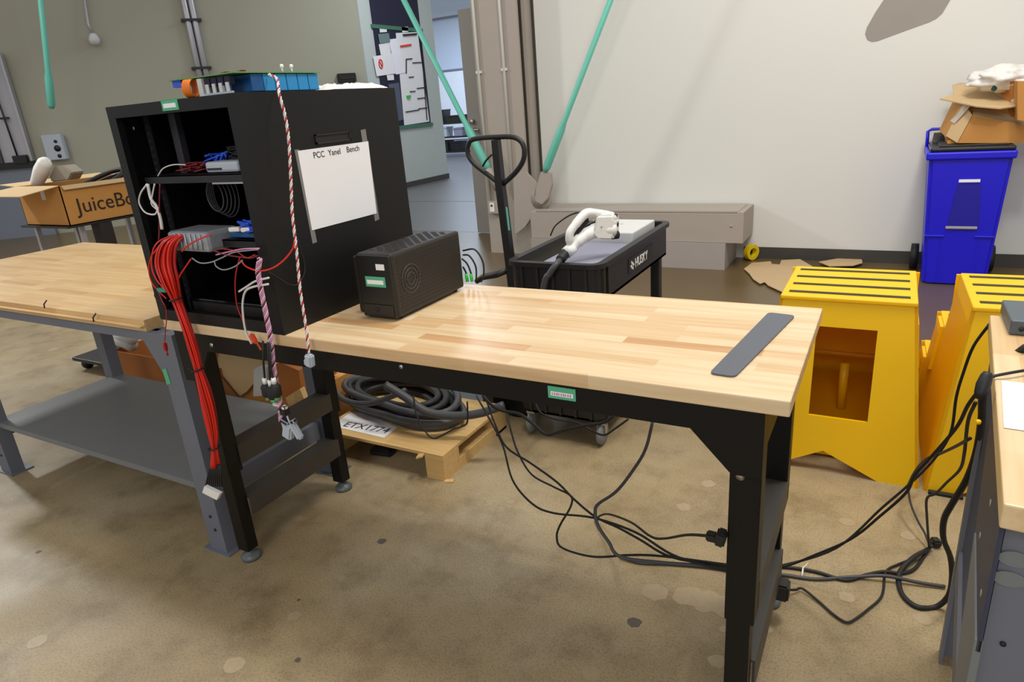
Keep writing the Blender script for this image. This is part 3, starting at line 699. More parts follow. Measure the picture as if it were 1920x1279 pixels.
# red harness
rh = thing('red_wire_harness', 'thick bundle of red wires hanging from the rack down past the bench leg', 'cable', tuple(ony(398, 900, -.05)))
main = [(395, 434), (350, 437), (318, 455), (308, 490), (316, 525), (332, 565), (348, 610), (362, 655), (371, 690), (384, 735), (393, 775), (400, 815), (402, 840), (404, 875)]
spread = [.014, .026, .036, .046, .040, .015, .014, .015, .012, .018, .021, .015, .009, .016]
depth = [.05, .02, -.02, -.035, -.04, -.03, -.035, -.035, -.035, -.035, -.035, -.035, -.035, -.035]
rnd = random.Random(11)
for w in range(46):
    a = rnd.uniform(0, 2 * PI); rr = math.sqrt(rnd.random()); P = []
    for k, (q, s_, dy) in enumerate(zip(main, spread, depth)):
        a2 = a + k * .12; base = ony(q[0], q[1], dy)
        P.append(base + Vector((math.cos(a2) * rr * s_, math.sin(a2) * rr * min(s_, .018), 0)))
    if w % 7 == 3:
        for k in (2, 3, 4): P[k] += Vector((-.035, 0, .0))
    part('wire', MB().tube(smooth_path(P, 5), .0027, 5), M_red if w % 4 else M_red2, rh)
for q in ((331, 561), (371, 693), (402, 840)):
    c = ony(q[0], q[1], -.035); m = MB(); m.tube([c + Vector((math.cos(t_) * .019, math.sin(t_) * .019, .004 * math.cos(t_))) for t_ in [i / 14 * 2 * PI for i in range(14)]], .003, 5, closed=True)
    if q[1] == 693: m.tube([c + Vector((-.012, -.01, 0)), c + Vector((-.03, -.014, .004))], .003, 5)
    part('cable_tie', m, M_ink, rh)
m = MB()
for k in range(8): m.tube([ony(395 + k * 2.6, 872, -.035), ony(386 + k * 4.2, 912, -.035)], .0035, 5)
part('black_wire_ends', m, M_rub, rh)
m = MB(); a, b, c, d = [ony(x, y, -.05) for x, y in ((383, 912), (412, 926), (406, 938), (379, 924))]; m.prism([a, b, c, d], (0, .012, 0)); part('end_connector', m, M_white, rh)
for lab, pts, mt, r in (
    ('red wire looping out at the left edge of the rack', [(300, 460), (284, 482), (279, 505), (285, 530), (300, 548), (312, 560)], M_red, .0022),
    ('thin red wire hanging beside the rack corner with a red tip', [(298, 548), (303, 562), (311, 578), (312, 600), (310, 622), (309, 640)], M_red2, .0016),
    ('red wire curving across the lower right front corner of the rack', [(452, 488), (462, 500), (485, 508), (508, 504), (530, 490), (548, 468), (552, 452)], M_red, .0022),
    ('red wire dropping from the lower shelf by the white cables', [(450, 482), (443, 510), (441, 540), (445, 575), (455, 600), (460, 620)], M_red2, .002),
    ('short red wire from the clear case running down into the bundle', [(358, 486), (345, 505), (336, 520), (330, 545)], M_red, .0022),
    ('red wire lying across the clear case', [(395, 440), (370, 450), (350, 462), (341, 472)], M_red, .0022),
    ('grey wire drooping under the clear case', [(360, 484), (375, 493), (395, 492), (415, 484), (440, 473), (484, 468)], M_clearp, .002),
    ('grey wire looping below the lower shelf', [(402, 490), (406, 500), (420, 506), (440, 500), (455, 488)], M_clearp, .002),
    ('dark red wires strung along the lower shelf front', [(400, 470), (425, 478), (450, 482), (470, 484), (482, 480)], M_maroon, .0024),
    ('pale pink wire strung above the lower shelf front', [(405, 478), (430, 472), (455, 467), (486, 466)], M_pink, .002),
    ('tall dark red wire down the left inside of the rack', [(300, 345), (299, 380), (299, 420), (298, 450)], M_maroon, .0022),
    ('thin red wire crossing the lower shelf to the rack corner', [(412, 466), (440, 470), (462, 483), (478, 478)], M_red2, .0018)):
    cable('loose_wire', lab, fp(pts), r, mt, cat='wire')
m = MB(); q = ony(310, 650, -.03); m.obox(q, (.014, .01, .03), (0, .1, 0), .003); m.cyl(q - Vector((0, 0, .015)), q - Vector((0, 0, .03)), .003, 6); solo('red_connector', 'small red connector hanging at the end of a thin wire', 'connector', m, M_red2)
m = MB(); q = ony(305, 544, -.036); m.obox(q, (.04, .012, .012), (0, 0, 0), .002); solo('teal_clip', 'small teal clip around the red wires at the rack corner', 'clip', m, mat('teal_clip', (40, 150, 130), .5))
cable('white_cable_loop', 'thin white cable looping out below the upper rack shelf', fp([(276, 345), (264, 362), (261, 380), (272, 398), (290, 402), (297, 390)]), .0025, M_wirew)
cable('white_cable_loop', 'second white cable loop, hanging inside the first', fp([(290, 345), (286, 365), (284, 382), (294, 393)]), .0022, M_wirew)
cable('white_cable', 'thick white cable ending in a black tip inside the rack', fp([(277, 345), (283, 372), (294, 388), (301, 410), (304, 430)]), .0045, M_wirew)
cable('white_arc_cable', 'pale wire arched over the dark red coil on the upper shelf', fp([(296, 330), (306, 316), (325, 309), (348, 309)], .01), .0018, M_wirew)
cable('white_cable', 'white cable with a bent plug crossing the pink wires', fp([(504, 521), (480, 527), (462, 538), (448, 547)]), .003, M_wirew)
cable('white_cable', 'white cable running right then hanging past the bench edge', fp([(503, 533), (475, 538), (460, 547), (455, 570), (457, 600), (462, 625), (472, 645)]), .0033, M_wirew)
m = MB(); q = ony(475, 635, -.035); m.obox(q, (.016, .014, .03), (0, -.5, 0), .004); m.mi = 1; m.obox(q + Vector((.018, 0, -.02)), (.012, .012, .026), (0, -.5, 0), .003)
solo('orange_connector', 'small orange and black connector at the bench edge', 'connector', m, [mat('orange_plastic', (220, 80, 40), .5), M_ink])
# pink harness
pk = thing('pink_wire_harness', 'twisted pink and white wire harness hanging in front of the rack', 'cable', tuple(ony(545, 800, -.03)))
twisted(fp([(487, 485), (484, 510), (489, 540), (496, 575), (503, 610), (508, 640), (512, 680), (518, 715), (524, 745), (527, 790)]), .0055, .0022, 6, [M_pink, M_wirew, M_pink, M_pink, M_wirew, M_maroon], pk, .045)
for pts in (((524, 765), (528, 790), (532, 805)), ((535, 770), (540, 785), (545, 797))):
    part('white_lead', MB().tube(fp(pts), .0025, 6), M_wirew, pk)
for c_, s_, rot in (((541, 808), (.035, .022, .05), .35), ((556, 808), (.02, .02, .055), -.5)):
    q = ony(c_[0], c_[1], -.03); m = MB(); m.obox(q, s_, (0, rot, 0), .005); m.mi = 1; m.obox(q + Vector((-.004, 0, .03)), (s_[0] * .8, s_[1] * .8, .012), (0, rot, 0), .002); part('grey_connector', m, [M_lgrey, M_navy], pk)
q = ony(534, 772, -.03); m = MB(); m.obox(q, (.026, .02, .02), (0, 0, 0), .003); m.mi = 1; m.obox(q + Vector((.003, 0, .014)), (.014, .014, .012), (0, 0, 0), .002); part('black_connector', m, [M_ink, M_white], pk)
q = ony(520, 758, -.03); m = MB(); m.obox(q, (.03, .014, .012), (0, 0, 0), .003); part('cream_connector', m, mat('cream', (222, 214, 190), .5), pk)
for i, (pts, lab) in enumerate(((((493, 640), (494, 680), (497, 716)), 'left'), (((502, 642), (505, 690), (507, 720)), 'middle'), (((506, 645), (508, 695), (514, 716)), 'right'))):
    t = thing('black_lead', 'black lead with a round plug hanging by the pink harness, %s of the three' % lab, 'cable', tuple(ony(pts[-1][0], pts[-1][1] + 28, -.045)), 0, 'black leads with round plugs')
    part('cord', MB().tube(fp(pts, -.045), .003, 7), M_rub, t)
    q = ony(pts[-1][0], pts[-1][1], -.045); off = (0, .0, .0)
    m = MB(); m.cyl(q + Vector((0, 0, .012)), q - Vector((0, 0, .006)), .007, 10); part('collar', m, M_white, t)
    m = MB(); m.tube([q - Vector((0, 0, .006)), q - Vector((0, 0, .014)), q - Vector((0, 0, .04)), q - Vector((0, 0, .046))], [.009, .0155, .0155, .011], 12); part('plug', m, M_ink, t)
    m = MB(); m.cyl(q - Vector((0, 0, .046)), q - Vector((0, 0, .056)), .009, 10); part('tip', m, M_greenp if i != 1 else M_green, t)

# twisted red/white cable from the module
tw = thing('twisted_pair_cable', 'twisted red and white cable hanging over the rack side to below the bench edge', 'cable', tuple(ony(580, 690, -.03)))
pth = hang([(505, 142), (512, 155), (524, 178), (534, 215), (541, 260), (545, 330), (548, 400), (556, 470), (563, 545), (574, 615), (579, 662)], ('x', -1.305), ('y', -.03), None)
pth[0] = Vector((-1.35, .14, 1.615)); pth[1] = Vector((-1.318, .135, 1.60))
twisted(pth, .0024, .0021, 3, [M_wirew, M_wirew, M_red2], tw, .03)
q = ony(581, 676, -.03); m = MB(); m.obox(q, (.024, .02, .036), (0, .1, 0), .004); m.obox(q + Vector((-.006, 0, -.006)), (.024, .016, .018), (0, .1, 0), .003); part('grey_connector', m, M_lgrey, tw)
cable('thin_black_wire', 'thin black wire looping down the right side panel of the rack', [onR(x, y, .006) for x, y in ((505, 510), (520, 520), (540, 532), (556, 534), (568, 520), (572, 500), (565, 470), (558, 448))], .0014, M_ups, cat='wire')

# ---- power module on top of rack
Zt = RZ1 + .001
mo = thing('capacitor_module', 'circuit assembly with a row of blue blocks on top of the rack', 'circuit board', (-1.44, .2, Zt))
m = MB(); m.box(-1.555, -1.352, .03, .335, Zt + .047, Zt + .05); m.box(-1.60, -1.555, .02, .06, Zt + .047, Zt + .05); part('circuit_board', m, M_greenp, mo)
for k in range(6):
    y0 = .085 + k * .041; m = MB(); m.box(-1.44, -1.358, y0, y0 + .0385, Zt + .002, Zt + .046, .002); part('capacitor', m, M_cap if k > 0 else M_capd, mo)
for k in range(3):
    m = MB(); m.box(-1.545 + k * .0, -1.45, .15 + k * .06, .2 + k * .06, Zt + .002, Zt + .046, .002); part('capacitor', m, M_cap, mo)
m = MB(); c = Vector((-1.535, .035, Zt + .024)); 
for k in range(9): m.tube([c + Vector((-.014 + k * .0035, math.cos(a) * .016, math.sin(a) * .022)) for a in [i / 12 * 2 * PI for i in range(12)]], .0024, 5, closed=True)
part('wound_coil', m, M_orange, mo)
m = MB(); m.box(-1.50, -1.482, .03, .08, Zt, Zt + .044); part('end_bracket', m, M_slabw, mo)
for k in range(4):
    m = MB(); x = -1.478 + k * .026; m.box(x, x + .02, .035, .05, Zt + .022, Zt + .042); m.mi = 1; m.box(x + .004, x + .016, .032, .035, Zt + .006, Zt + .028); part('relay', m, [M_navy, M_slabw], mo)
m = MB(); m.box(-1.60, -1.565, .03, .045, Zt + .03, Zt + .047); part('blue_terminal', m, M_bluewire, mo)
m = MB(); m.box(-1.48, -1.37, .028, .034, Zt, Zt + .006); part('clear_strip', m, M_lgrey, mo)
for x, y in ((527, 117), (545, 117)):
    q = onx(x, y, -1.37); m = MB(); m.cyl((q.x, q.y, Zt + .05), (q.x, q.y, Zt + .062), .002, 8); m.lathe([(.002, .06), (.005, .062), (.005, .068), (.002, .071)], (q.x, q.y, Zt), n=10); part('test_stud', m, M_white, mo)
for x0, y0 in ((-1.45, .08), (-1.40, .09)):
    m = MB(); m.box(x0, x0 + .012, y0, y0 + .01, Zt + .05, Zt + .058, .001); m.tube([(x0 - .012, y0, Zt + .05), (x0 - .01, y0, Zt + .057), (x0, y0, Zt + .056)], .001, 4); part('small_component', m, M_maroon, mo)
# wrinkled plastic sheet
m = MB(); nx, ny = 14, 16; rnd = random.Random(4); V = []
for i in range(nx + 1):
    row = []
    for j in range(ny + 1):
        u_, v_ = i / nx, j / ny; ed = min(u_, 1 - u_, v_, 1 - v_)
        row.append(m.b.verts.new((-1.52 + u_ * .19, .36 + v_ * .25 + rnd.uniform(-.003, .003), Zt + .001 + min(ed * 8, 1) * rnd.uniform(.006, .02))))
    V.append(row)
m.sm = True
for i in range(nx):
    for j in range(ny): m._f([V[i][j], V[i+1][j], V[i+1][j+1], V[i][j+1]])
bt_ = [m.b.verts.new(p) for p in ((-1.52, .36, Zt), (-1.33, .36, Zt), (-1.33, .61, Zt), (-1.52, .61, Zt))]; m._f(bt_)
solo('plastic_sheet', 'crumpled white plastic film lying at the back of the rack top', 'bag', m, M_bag)

# ================================================================== UPS / computer tower
ut = thing('computer_tower', 'small dark vented computer tower on the workbench beside the rack', 'computer', (-1.13, .37, H + .001))
x0, x1, y0, y1, z0, z1 = -1.202, -1.072, .2, .55, H + .008, H + .195
m = MB(); m.box(x0, x1, y0, y1, z0, z1, .008); part('case', m, M_ups, ut)
m = MB(); m.box(x0 + .004, x1 - .004, y0 - .006, y0 + .01, z0, z1 - .004, .004); fpn = part('front_panel', m, mat('front_black', (24, 22, 20), .35), ut)
m = MB(); m.box(x0 + .01, x1 - .01, y0 - .009, y0 - .005, z0 + .004, z0 + .04, .003); m.mi = 1; m.cyl((-1.14, y0 - .012, z0 + .025), (-1.14, y0 - .008, z0 + .025), .006, 12); m.box(x0 + .012, x1 - .04, y0 - .0095, y0 - .009, z0 + .005, z0 + .010); part('lower_bezel', m, [M_ups, M_ink], ut)
m = MB()
for i in range(6):
    for j in range(17):
        if (i + j) % 2 == 0: m.obox((x0 + .024 + i * .0165, y0 + .045 + j * .0165, z1 + .0006), (.014, .014, .0012), (0, 0, PI / 4))
part('top_grille', m, M_ink, ut)
m = MB()
for k in range(15): m.box(x1 - .0005, x1 + .0012, y0 + .02, y1 - .015, z0 + .012 + k * .011, z0 + .015 + k * .011)
part('side_ribs', m, mat('rib_charcoal', (36, 33, 30), .5), ut)
m = MB()
for r in (.018, .03, .042): m.tube([(x1 + .001, .275 + math.cos(a) * r, z0 + .10 + math.sin(a) * r) for a in [i / 20 * 2 * PI for i in range(20)]], .0015, 4, closed=True)
part('fan_guard', m, mat('guard_grey', (70, 66, 62), .5), ut)
m = MB(); m.box(-1.171, -1.099, y0 - .0075, y0 - .006, 1.030, 1.060); s_ = part('green_sticker', m, M_green, ut, label='green asset sticker')
m = MB(); m.box(-1.165, -1.106, y0 - .0085, y0 - .0075, 1.038, 1.050); part('barcode_strip', m, M_paper, s_)
m = MB(); m.box(-1.126, -1.096, y0 - .0075, y0 - .006, 1.080, 1.097); part('white_sticker', m, M_paper, ut, label='small white sticker')
for x in (x0 + .02, x1 - .02):
    for y in (y0 + .03, y1 - .03): m = MB(); m.cyl((x, y, H + .001), (x, y, z0 + .002), .008, 10); part('foot', m, M_rub, ut)
m = MB(); m.box(-1.255, -1.212, .24, .52, H + .001, H + .175, .006); m.mi = 1; m.box(-1.250, -1.218, .26, .30, H + .175, H + .177)
solo('slim_black_drive', 'slim black case squeezed between the rack and the computer tower', 'computer', m, [M_ups, M_steel])
for i, (pts, mt) in enumerate(((((868, 470), (890, 468), (905, 490), (907, 515), (902, 529)), M_rub), (((868, 478), (880, 480), (892, 500), (893, 527)), M_rub), (((866, 485), (876, 495), (884, 515), (886, 528)), M_rub), (((868, 500), (874, 512), (878, 528)), M_rub))):
    cable('tower_cable', ['outermost', 'second', 'third', 'innermost'][i] + ' black cable arching from the back of the computer tower', [ony(x, y, .58 + .004 * i) for x, y in pts], .003, mt)
for i, x in enumerate((874, 883)):
    m = MB(); a = ony(x, 514, .57); b_ = ony(x + 2, 528, .57); m.tube([a, b_], .005, 8); solo('green_plug', 'bright green plug behind the computer tower, %s' % ('left' if i == 0 else 'right'), 'plug', m, M_ltgreen)

# ================================================================== RIGHT BENCH
BR = thing('side_workbench', 'wooden bench with slate grey steel legs cut off by the right edge', 'workbench', (.294, -.277, 0), -math.radians(4.05))
def L(o_, mb, nm, mt, **k): return part(nm, mb, mt, o_, local=True, **k)
m = MB(); m.box(0, 1.2, 0, .86, .912, .95, .003); L(BR, m, 'tabletop', M_wood_y)
m = MB(); m.box(.022, 1.18, .055, .075, .84, .912); L(BR, m, 'apron', M_greyst); m = MB(); m.box(.02, 1.18, .8, .82, .84, .912); L(BR, m, 'apron', M_greyst)
for yy, sg in ((.04, 1), (.81, -1)):
    m = MB(); m.prism([(.012, yy, .0), (.085, yy, .0), (.085, yy, .62), (.17, yy, .912), (.012, yy, .912)], (0, .012, 0)); m.box(.012, .020, yy + .013 if sg > 0 else yy - .04, yy + .05 if sg > 0 else yy - .001, 0, .70)
    m.box(.0 if sg > 0 else .02, .12, yy - .02, yy + .06, 0, .006) if sg > 0 else None
    lg = L(BR, m, 'leg', M_greyst)
    if sg > 0:
        m = MB()
        for kx, ky in ((1904, 1050), (1893, 1087)):
            kc = ony(kx, ky, -.2425)
            m.prism([kc + Vector((math.cos(a) * .020, 0, math.sin(a) * .0125)) for a in [i / 20 * 2 * PI for i in range(20)]], (0, .003, 0))
        part('knockout', m, M_shelf, BR)
        m = MB()
        for cx, cz in ((.1, .872), (.08, .768), (.035, .70), (.09, .70), (.035, .57), (.075, .56)): screw(m, (cx, yy, cz), .004)
        L(BR, m, 'bolt_hole', M_ink)
m = MB(); m.prism([(.004, .03, .912), (.004, .48, .912), (.004, .34, .68), (.004, .03, .68)], (.006, 0, 0)); L(BR, m, 'end_gusset', M_blueg)
m = MB(); m.prism([(.001, .03, .70), (.001, .32, .70), (.001, .14, .36), (.001, .09, 0), (.001, .03, 0)], (.01, 0, 0)); L(BR, m, 'end_plate', M_shelf)
m = MB(); m.box(.014, .022, .1, .8, .30, .36); L(BR, m, 'end_stretcher', M_greyst)
m = MB()
for cy, cz in ((.19, .84), (.25, .74), (.09, .74), (.10, .63), (.07, .50)): screw(m, (.006, cy, cz), .006, 'x', -.003)
L(BR, m, 'bolt', M_steel)
zb = .951
m = MB(); m.box(.375, .70, .44, .60, zb, zb + .032, .003)
dv = thing('network_device', 'flat slate grey device box at the back corner of the right bench', 'device', (.5, .52, zb)); part('case', m, M_dev, dv)
m = MB(); m.cyl((.395, .441, zb + .014), (.395, .438, zb + .014), .005, 10); part('port', m, M_ink, dv)
pa = thing('printed_page', 'white printed page lying on the right bench', 'paper', (.45, .06, zb)); m = MB(); m.prism([(.335, .165, zb), (.52, .150, zb), (.505, -.05, zb), (.318, -.04, zb)], (0, 0, .0006)); part('sheet', m, M_paper, pa)
m = MB(); m.prism([(.37, .140, zb + .0007), (.46, .133, zb + .0007), (.46, .138, zb + .0007), (.37, .145, zb + .0007)], (0, 0, .0002)); part('faint_heading', m, mat('faint_print', (150, 150, 156), .7), pa)
t = thing('black_gadget', 'black rounded gadget at the right edge on the right bench', 'device', (.39, -.04, zb)); m = MB(); m.box(.362, .44, -.105, .0, zb, zb + .03, .01); part('body', m, M_ink, t); m = MB(); m.box(.375, .43, -.09, -.02, zb + .03, zb + .032); part('keypad', m, M_ups, t)

# ================================================================== YELLOW STEP STOOLS
def step_stool(label, ox, oy, rz):
    t = thing('step_stool', label, 'step stool', (ox, oy, 0), rz, 'yellow plastic step stools')
    hb, ht, zt = .31, .235, .70
    def hw(z): return hb + (ht - hb) * z / zt
    def yf(z): return .10 * z / zt
    # rear sheet with a window and an arched foot
    O = [(-hw(0), 0), (-.02, 0), (.0, 0), (hw(0), 0), (hw(.7), .7), (-hw(.7), .7)]
    out = [(-hb, 0), (-.21, 0), (-.03, .09), (.17, 0), (hb, 0), (hw(.35), .35), (ht, zt), (0, zt), (-ht, zt), (-hw(.35), .35)]
    inn = [(-.095, .23), (-.08, .23), (.02, .23), (.10, .23), (.115, .23), (.115, .40), (.115, .59), (0, .59), (-.095, .59), (-.095, .40)]
    inn = [(x, z) for x, z in inn]
    m = MB(); m.ring([(x, yf(z), z) for x, z in out], [(x, yf(z), z) for x, z in inn], (0, .012, 0))
    r_ = L(t, m, 'rear_panel', M_yel)
    # sides
    for s in (-1, 1):
        prof = [(0, 0), (1.12, 0), (1.09, .22), (.82, .22), (.80, .46), (.58, .46), (.56, .70), (.10, .70)]
        m = MB(); A = [m.b.verts.new((s * hw(z), y, z)) for y, z in prof]; B = [m.b.verts.new((s * (hw(z) - .012), y, z)) for y, z in prof]; n = len(A)
        # split concave profile into quads
        for V_ in (A, B):
            m._f([V_[0], V_[5], V_[6], V_[7]]); m._f([V_[0], V_[3], V_[4], V_[5]]); m._f([V_[0], V_[1], V_[2], V_[3]])
        for i in range(n): m._f([A[i], A[(i + 1) % n], B[(i + 1) % n], B[i]])
        # flared lips at the step corners
        for y, z in ((.72, .455), (.98, .215)):
            m.hexa([(s * (hw(z) - .005), y - .10, z - .2), (s * (hw(z) + .035), y - .10, z - .2), (s * (hw(z) + .035), y + .06, z - .2), (s * (hw(z) - .005), y + .06, z - .2),
                    (s * (hw(z) - .005), y - .10, z), (s * (hw(z) + .012), y - .10, z), (s * (hw(z) + .012), y + .06, z), (s * (hw(z) - .005), y + .06, z)])
        L(t, m, 'side_panel', M_yel)
    # platforms and risers
    for i, (y0, y1, z) in enumerate(((.09, .575, .70), (.555, .83, .46), (.80, 1.11, .22))):
        w = hw(z)
        m = MB(); m.box(-w, w, y0, y1, z - .012, z + .006, .005); pf = L(t, m, 'platform', M_yel)
        m = MB(); k0 = 4 if i == 0 else 2
        for k in range(k0):
            yy = y0 + (y1 - y0) * (k + .5) / k0; m.box(-w + .025, w - .025, yy - .014, yy + .014, z + .006, z + .0075)
        pt = part('grip_strip', m, M_grip, pf, local=True)
    m = MB(); m.box(-hw(.58), hw(.58), .565, .577, .46, .70); m.box(-hw(.34), hw(.34), .82, .832, .22, .46); m.box(-hw(.1), hw(.1), 1.10, 1.112, .0, .22)
    L(t, m, 'riser', M_yel)
    m = MB(); m.box(-.27, .27, .13, 1.08, .012, .02); L(t, m, 'inner_floor', M_yel)
    m = MB(); m.cyl((-.0, .6, .02), (.0, .6, .25), .02, 12); L(t, m, 'inner_post', M_yel)
    return t
step_stool('yellow plastic step stool in full view behind the workbench corner', .02, 1.40, math.radians(0))
step_stool('yellow plastic step stool behind the right bench, partly cut off', .655, 1.40, math.radians(1))

# ================================================================== BLUE BIN
bn = thing('recycling_bin', 'tall blue wheeled recycling bin with a black lid against the wall', 'bin', (.59, 4.7, 0))
m = MB()
def taper(m, xb0, xb1, yb0, yb1, zb_, xt0, xt1, yt0, yt1, zt_):
    m.hexa([(xb0, yb0, zb_), (xb1, yb0, zb_), (xb1, yb1, zb_), (xb0, yb1, zb_), (xt0, yt0, zt_), (xt1, yt0, zt_), (xt1, yt1, zt_), (xt0, yt1, zt_)])
taper(m, .40, .795, 4.47, 4.92, .01, .345, .835, 4.45, 5.0, .93)
bmesh.ops.bevel(m.b, geom=[e for e in m.b.edges if abs(e.verts[0].co.z - e.verts[1].co.z) > .5], offset=.025, segments=3, affect='EDGES')
part('body', m, M_blue, bn)
m = MB(); m.box(.325, .85, 4.43, 5.02, .90, .955, .012); part('rim', m, M_blue, bn)
m = MB(); m.box(.345, .84, 4.44, 5.0, .955, .985, .012); m.mi = 1; m.box(.40, .80, 4.50, 4.98, .985, .995, .004); part('lid', m, [mat('lid_black', (26, 28, 32), .25), M_dark], bn)
def fy(z): return 4.47 - .02 * z / .93
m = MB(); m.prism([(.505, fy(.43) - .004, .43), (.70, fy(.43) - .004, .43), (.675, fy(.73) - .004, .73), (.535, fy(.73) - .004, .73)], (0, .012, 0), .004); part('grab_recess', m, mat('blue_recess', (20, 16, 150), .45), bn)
for xa, xb in ((.40, .50), (.70, .80)): m = MB(); m.box(xa - .02, xb, fy(.36) - .012, fy(.36) + .03, .355, .37, .004); part('moulded_rib', m, M_blue, bn)
for x in (.485, .705):
    m = MB(); m.prism([(x, fy(0) - .004, .02), (x + .012, fy(0) - .004, .02), (x + .006, fy(.4) - .004, .36), (x - .004, fy(.4) - .004, .36)], (0, .01, 0)); part('moulded_rib', m, M_blue, bn)
m = MB(); m.box(.54, .665, 4.443, 4.45, .745, .765, .001); part('white_label', m, M_paper, bn)
m = MB(); m.box(.50, .69, 4.444, 4.456, .418, .436, .003); part('lift_bar', m, mat('lift_bar_grey', (160, 160, 150), .4), bn)
m = MB(); m.cyl((.32, 4.93, .105), (.372, 4.93, .105), .1, 24); part('wheel', m, M_rub, bn)
m = MB(); m.cyl((.82, 4.93, .105), (.87, 4.93, .105), .1, 24); part('wheel', m, M_rub, bn)
m = MB(); m.tube([(.34, 4.95, .93), (.335, 4.99, 1.06), (.36, 5.0, 1.075), (.45, 5.0, 1.075), (.47, 4.98, .99)], .012, 8); part('handle', m, M_blue, bn)
m = MB(); m.prism([(.365, 4.9, .96), (.46, 4.9, .96), (.44, 4.97, 1.05), (.375, 4.97, 1.05)], (0, .01, 0)); part('hinge_flap', m, M_ups, bn)
# cardboard on the bin
def openbox(t, x0, x1, y0, y1, z0, z1, mt, th=.006, nm='carton'):
    m = MB(); m.box(x0, x1, y0, y1, z0, z0 + th); m.box(x0, x1, y0, y0 + th, z0, z1); m.box(x0, x1, y1 - th, y1, z0, z1); m.box(x0, x0 + th, y0, y1, z0, z1); m.box(x1 - th, x1, y0, y1, z0, z1)
    return part(nm, m, mt, t)
def sheet(px, yy, th, mt, nm, t, dy=0):
    m = MB(); pts = [ony(x, y, yy + dy * k / max(1, len(px) - 1)) for k, (x, y) in enumerate(px)]; m.prism(pts, (0, th, 0)); return part(nm, m, mt, t)
def quad(pts, th, mt, nm, t):
    """pts: (px, py, y-plane) corners of a stiff card"""
    P = [ony(a, b, c) for a, b, c in pts]; n = (P[1] - P[0]).cross(P[-1] - P[0]).normalized() * th
    m = MB(); m.prism(P, n); return part(nm, m, mt, t)
t = thing('flattened_carton', 'brown carton with a taped edge resting on the bin lid', 'cardboard box', (.7, 4.7, .996))
quad([(1796, 268, 4.56), (1925, 268, 4.56), (1925, 236, 4.56), (1824, 216, 4.56)], .012, M_card, 'front_side', t)
quad([(1775, 255, 4.62), (1796, 268, 4.56), (1824, 216, 4.56), (1806, 192, 4.62)], .008, M_cardp, 'taped_edge', t)
quad([(1782, 226, 4.615), (1790, 232, 4.60), (1822, 196, 4.55), (1812, 192, 4.55)], .004, M_clear, 'packing_tape', t)
quad([(1824, 216, 4.55), (1925, 240, 4.55), (1925, 226, 4.66), (1826, 198, 4.66)], .006, M_cardp, 'folded_flap', t)
quad([(1763, 245, 4.9), (1776, 258, 4.62), (1806, 192, 4.62), (1790, 188, 4.9)], .008, M_card, 'left_side', t)
m = MB(); m.box(.45, 1.02, 4.6, 4.95, .997, 1.02); part('base', m, M_card, t)
m = MB(); m.box(.5, 1.02, 4.9, 4.93, 1.02, 1.24); part('rear_side', m, M_card, t)
t = thing('torn_carton_lid', 'pale flat cardboard piece lying on top of the brown carton', 'cardboard', (.6, 4.7, 1.26))
quad([(1762, 187, 4.75), (1830, 201, 4.45), (1875, 205, 4.45), (1910, 200, 4.5), (1860, 180, 4.85), (1790, 178, 4.88)], .008, M_cardp, 'sheet', t)
quad([(1788, 178, 4.86), (1905, 190, 4.80), (1890, 170, 4.9), (1840, 156, 4.93), (1800, 157, 4.93), (1786, 160, 4.93)], .006, M_cardf, 'raised_flap', t)
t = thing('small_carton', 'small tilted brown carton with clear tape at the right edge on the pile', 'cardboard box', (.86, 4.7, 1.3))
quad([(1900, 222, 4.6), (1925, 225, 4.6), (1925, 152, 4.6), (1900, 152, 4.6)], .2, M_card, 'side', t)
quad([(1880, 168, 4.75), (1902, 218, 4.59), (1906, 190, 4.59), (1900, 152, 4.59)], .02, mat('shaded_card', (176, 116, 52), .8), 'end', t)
quad([(1895, 188, 4.58), (1902, 205, 4.58), (1916, 200, 4.58), (1908, 180, 4.58)], .003, M_clear, 'packing_tape', t)
t = thing('plastic_bag', 'crumpled pale plastic bag on top of the cardboard pile', 'bag', tuple(ony(1885, 170, 4.7)))
m = MB(); bmesh.ops.create_icosphere(m.b, subdivisions=4, radius=1); rnd = random.Random(2); c = ony(1890, 147, 4.72)
from mathutils import noise as NZ
for v in m.b.verts:
    k = 1 + .35 * NZ.noise(v.co * 2.4) + .14 * NZ.noise(v.co * 7); v.co = c + Vector((v.co.x * .215 * k, v.co.y * .16 * k, v.co.z * .085 * k))
for f in m.b.faces: f.smooth = True
part('bag', m, M_bag, t)
m = MB(); q = ony(1864, 166, 4.6); m.obox(q, (.03, .02, .03), (.3, .4, 0), .004); part('dark_knot', m, mat('bottle_green', (30, 70, 60), .5), t)

# ---- floor cardboard, yellow loop
t = thing('torn_cardboard', 'torn pale cardboard sheets lying on the floor before the white wall', 'cardboard', (-.6, 4.5, 0))
m = MB(); P = [onz(x, y, .012) for x, y in ((1395, 505), (1410, 494), (1445, 491), (1447, 496), (1462, 497), (1465, 489), (1500, 487), (1522, 500), (1540, 520), (1545, 560), (1500, 556), (1468, 549), (1440, 536), (1434, 530), (1425, 533), (1412, 524), (1405, 514))]
m.prism(P, (0, 0, .006)); part('sheet', m, M_cardf, t)
m = MB(); P = [onz(x, y, .02) for x, y in ((1535, 492), (1580, 484), (1600, 478), (1615, 482), (1617, 494), (1600, 499), (1555, 500))]
m.prism(P, (0, 0, .006)); part('second_sheet', m, M_cardf, t)
m = MB(); c = Vector((-.90, 4.99, .075)); m.ring([c + Vector((math.cos(a) * .07, 0, math.sin(a) * .07)) for a in [i / 28 * 2 * PI for i in range(28)]], [c + Vector((math.cos(a) * .04, 0, math.sin(a) * .04)) for a in [i / 28 * 2 * PI for i in range(28)]], (.0, .05, 0))
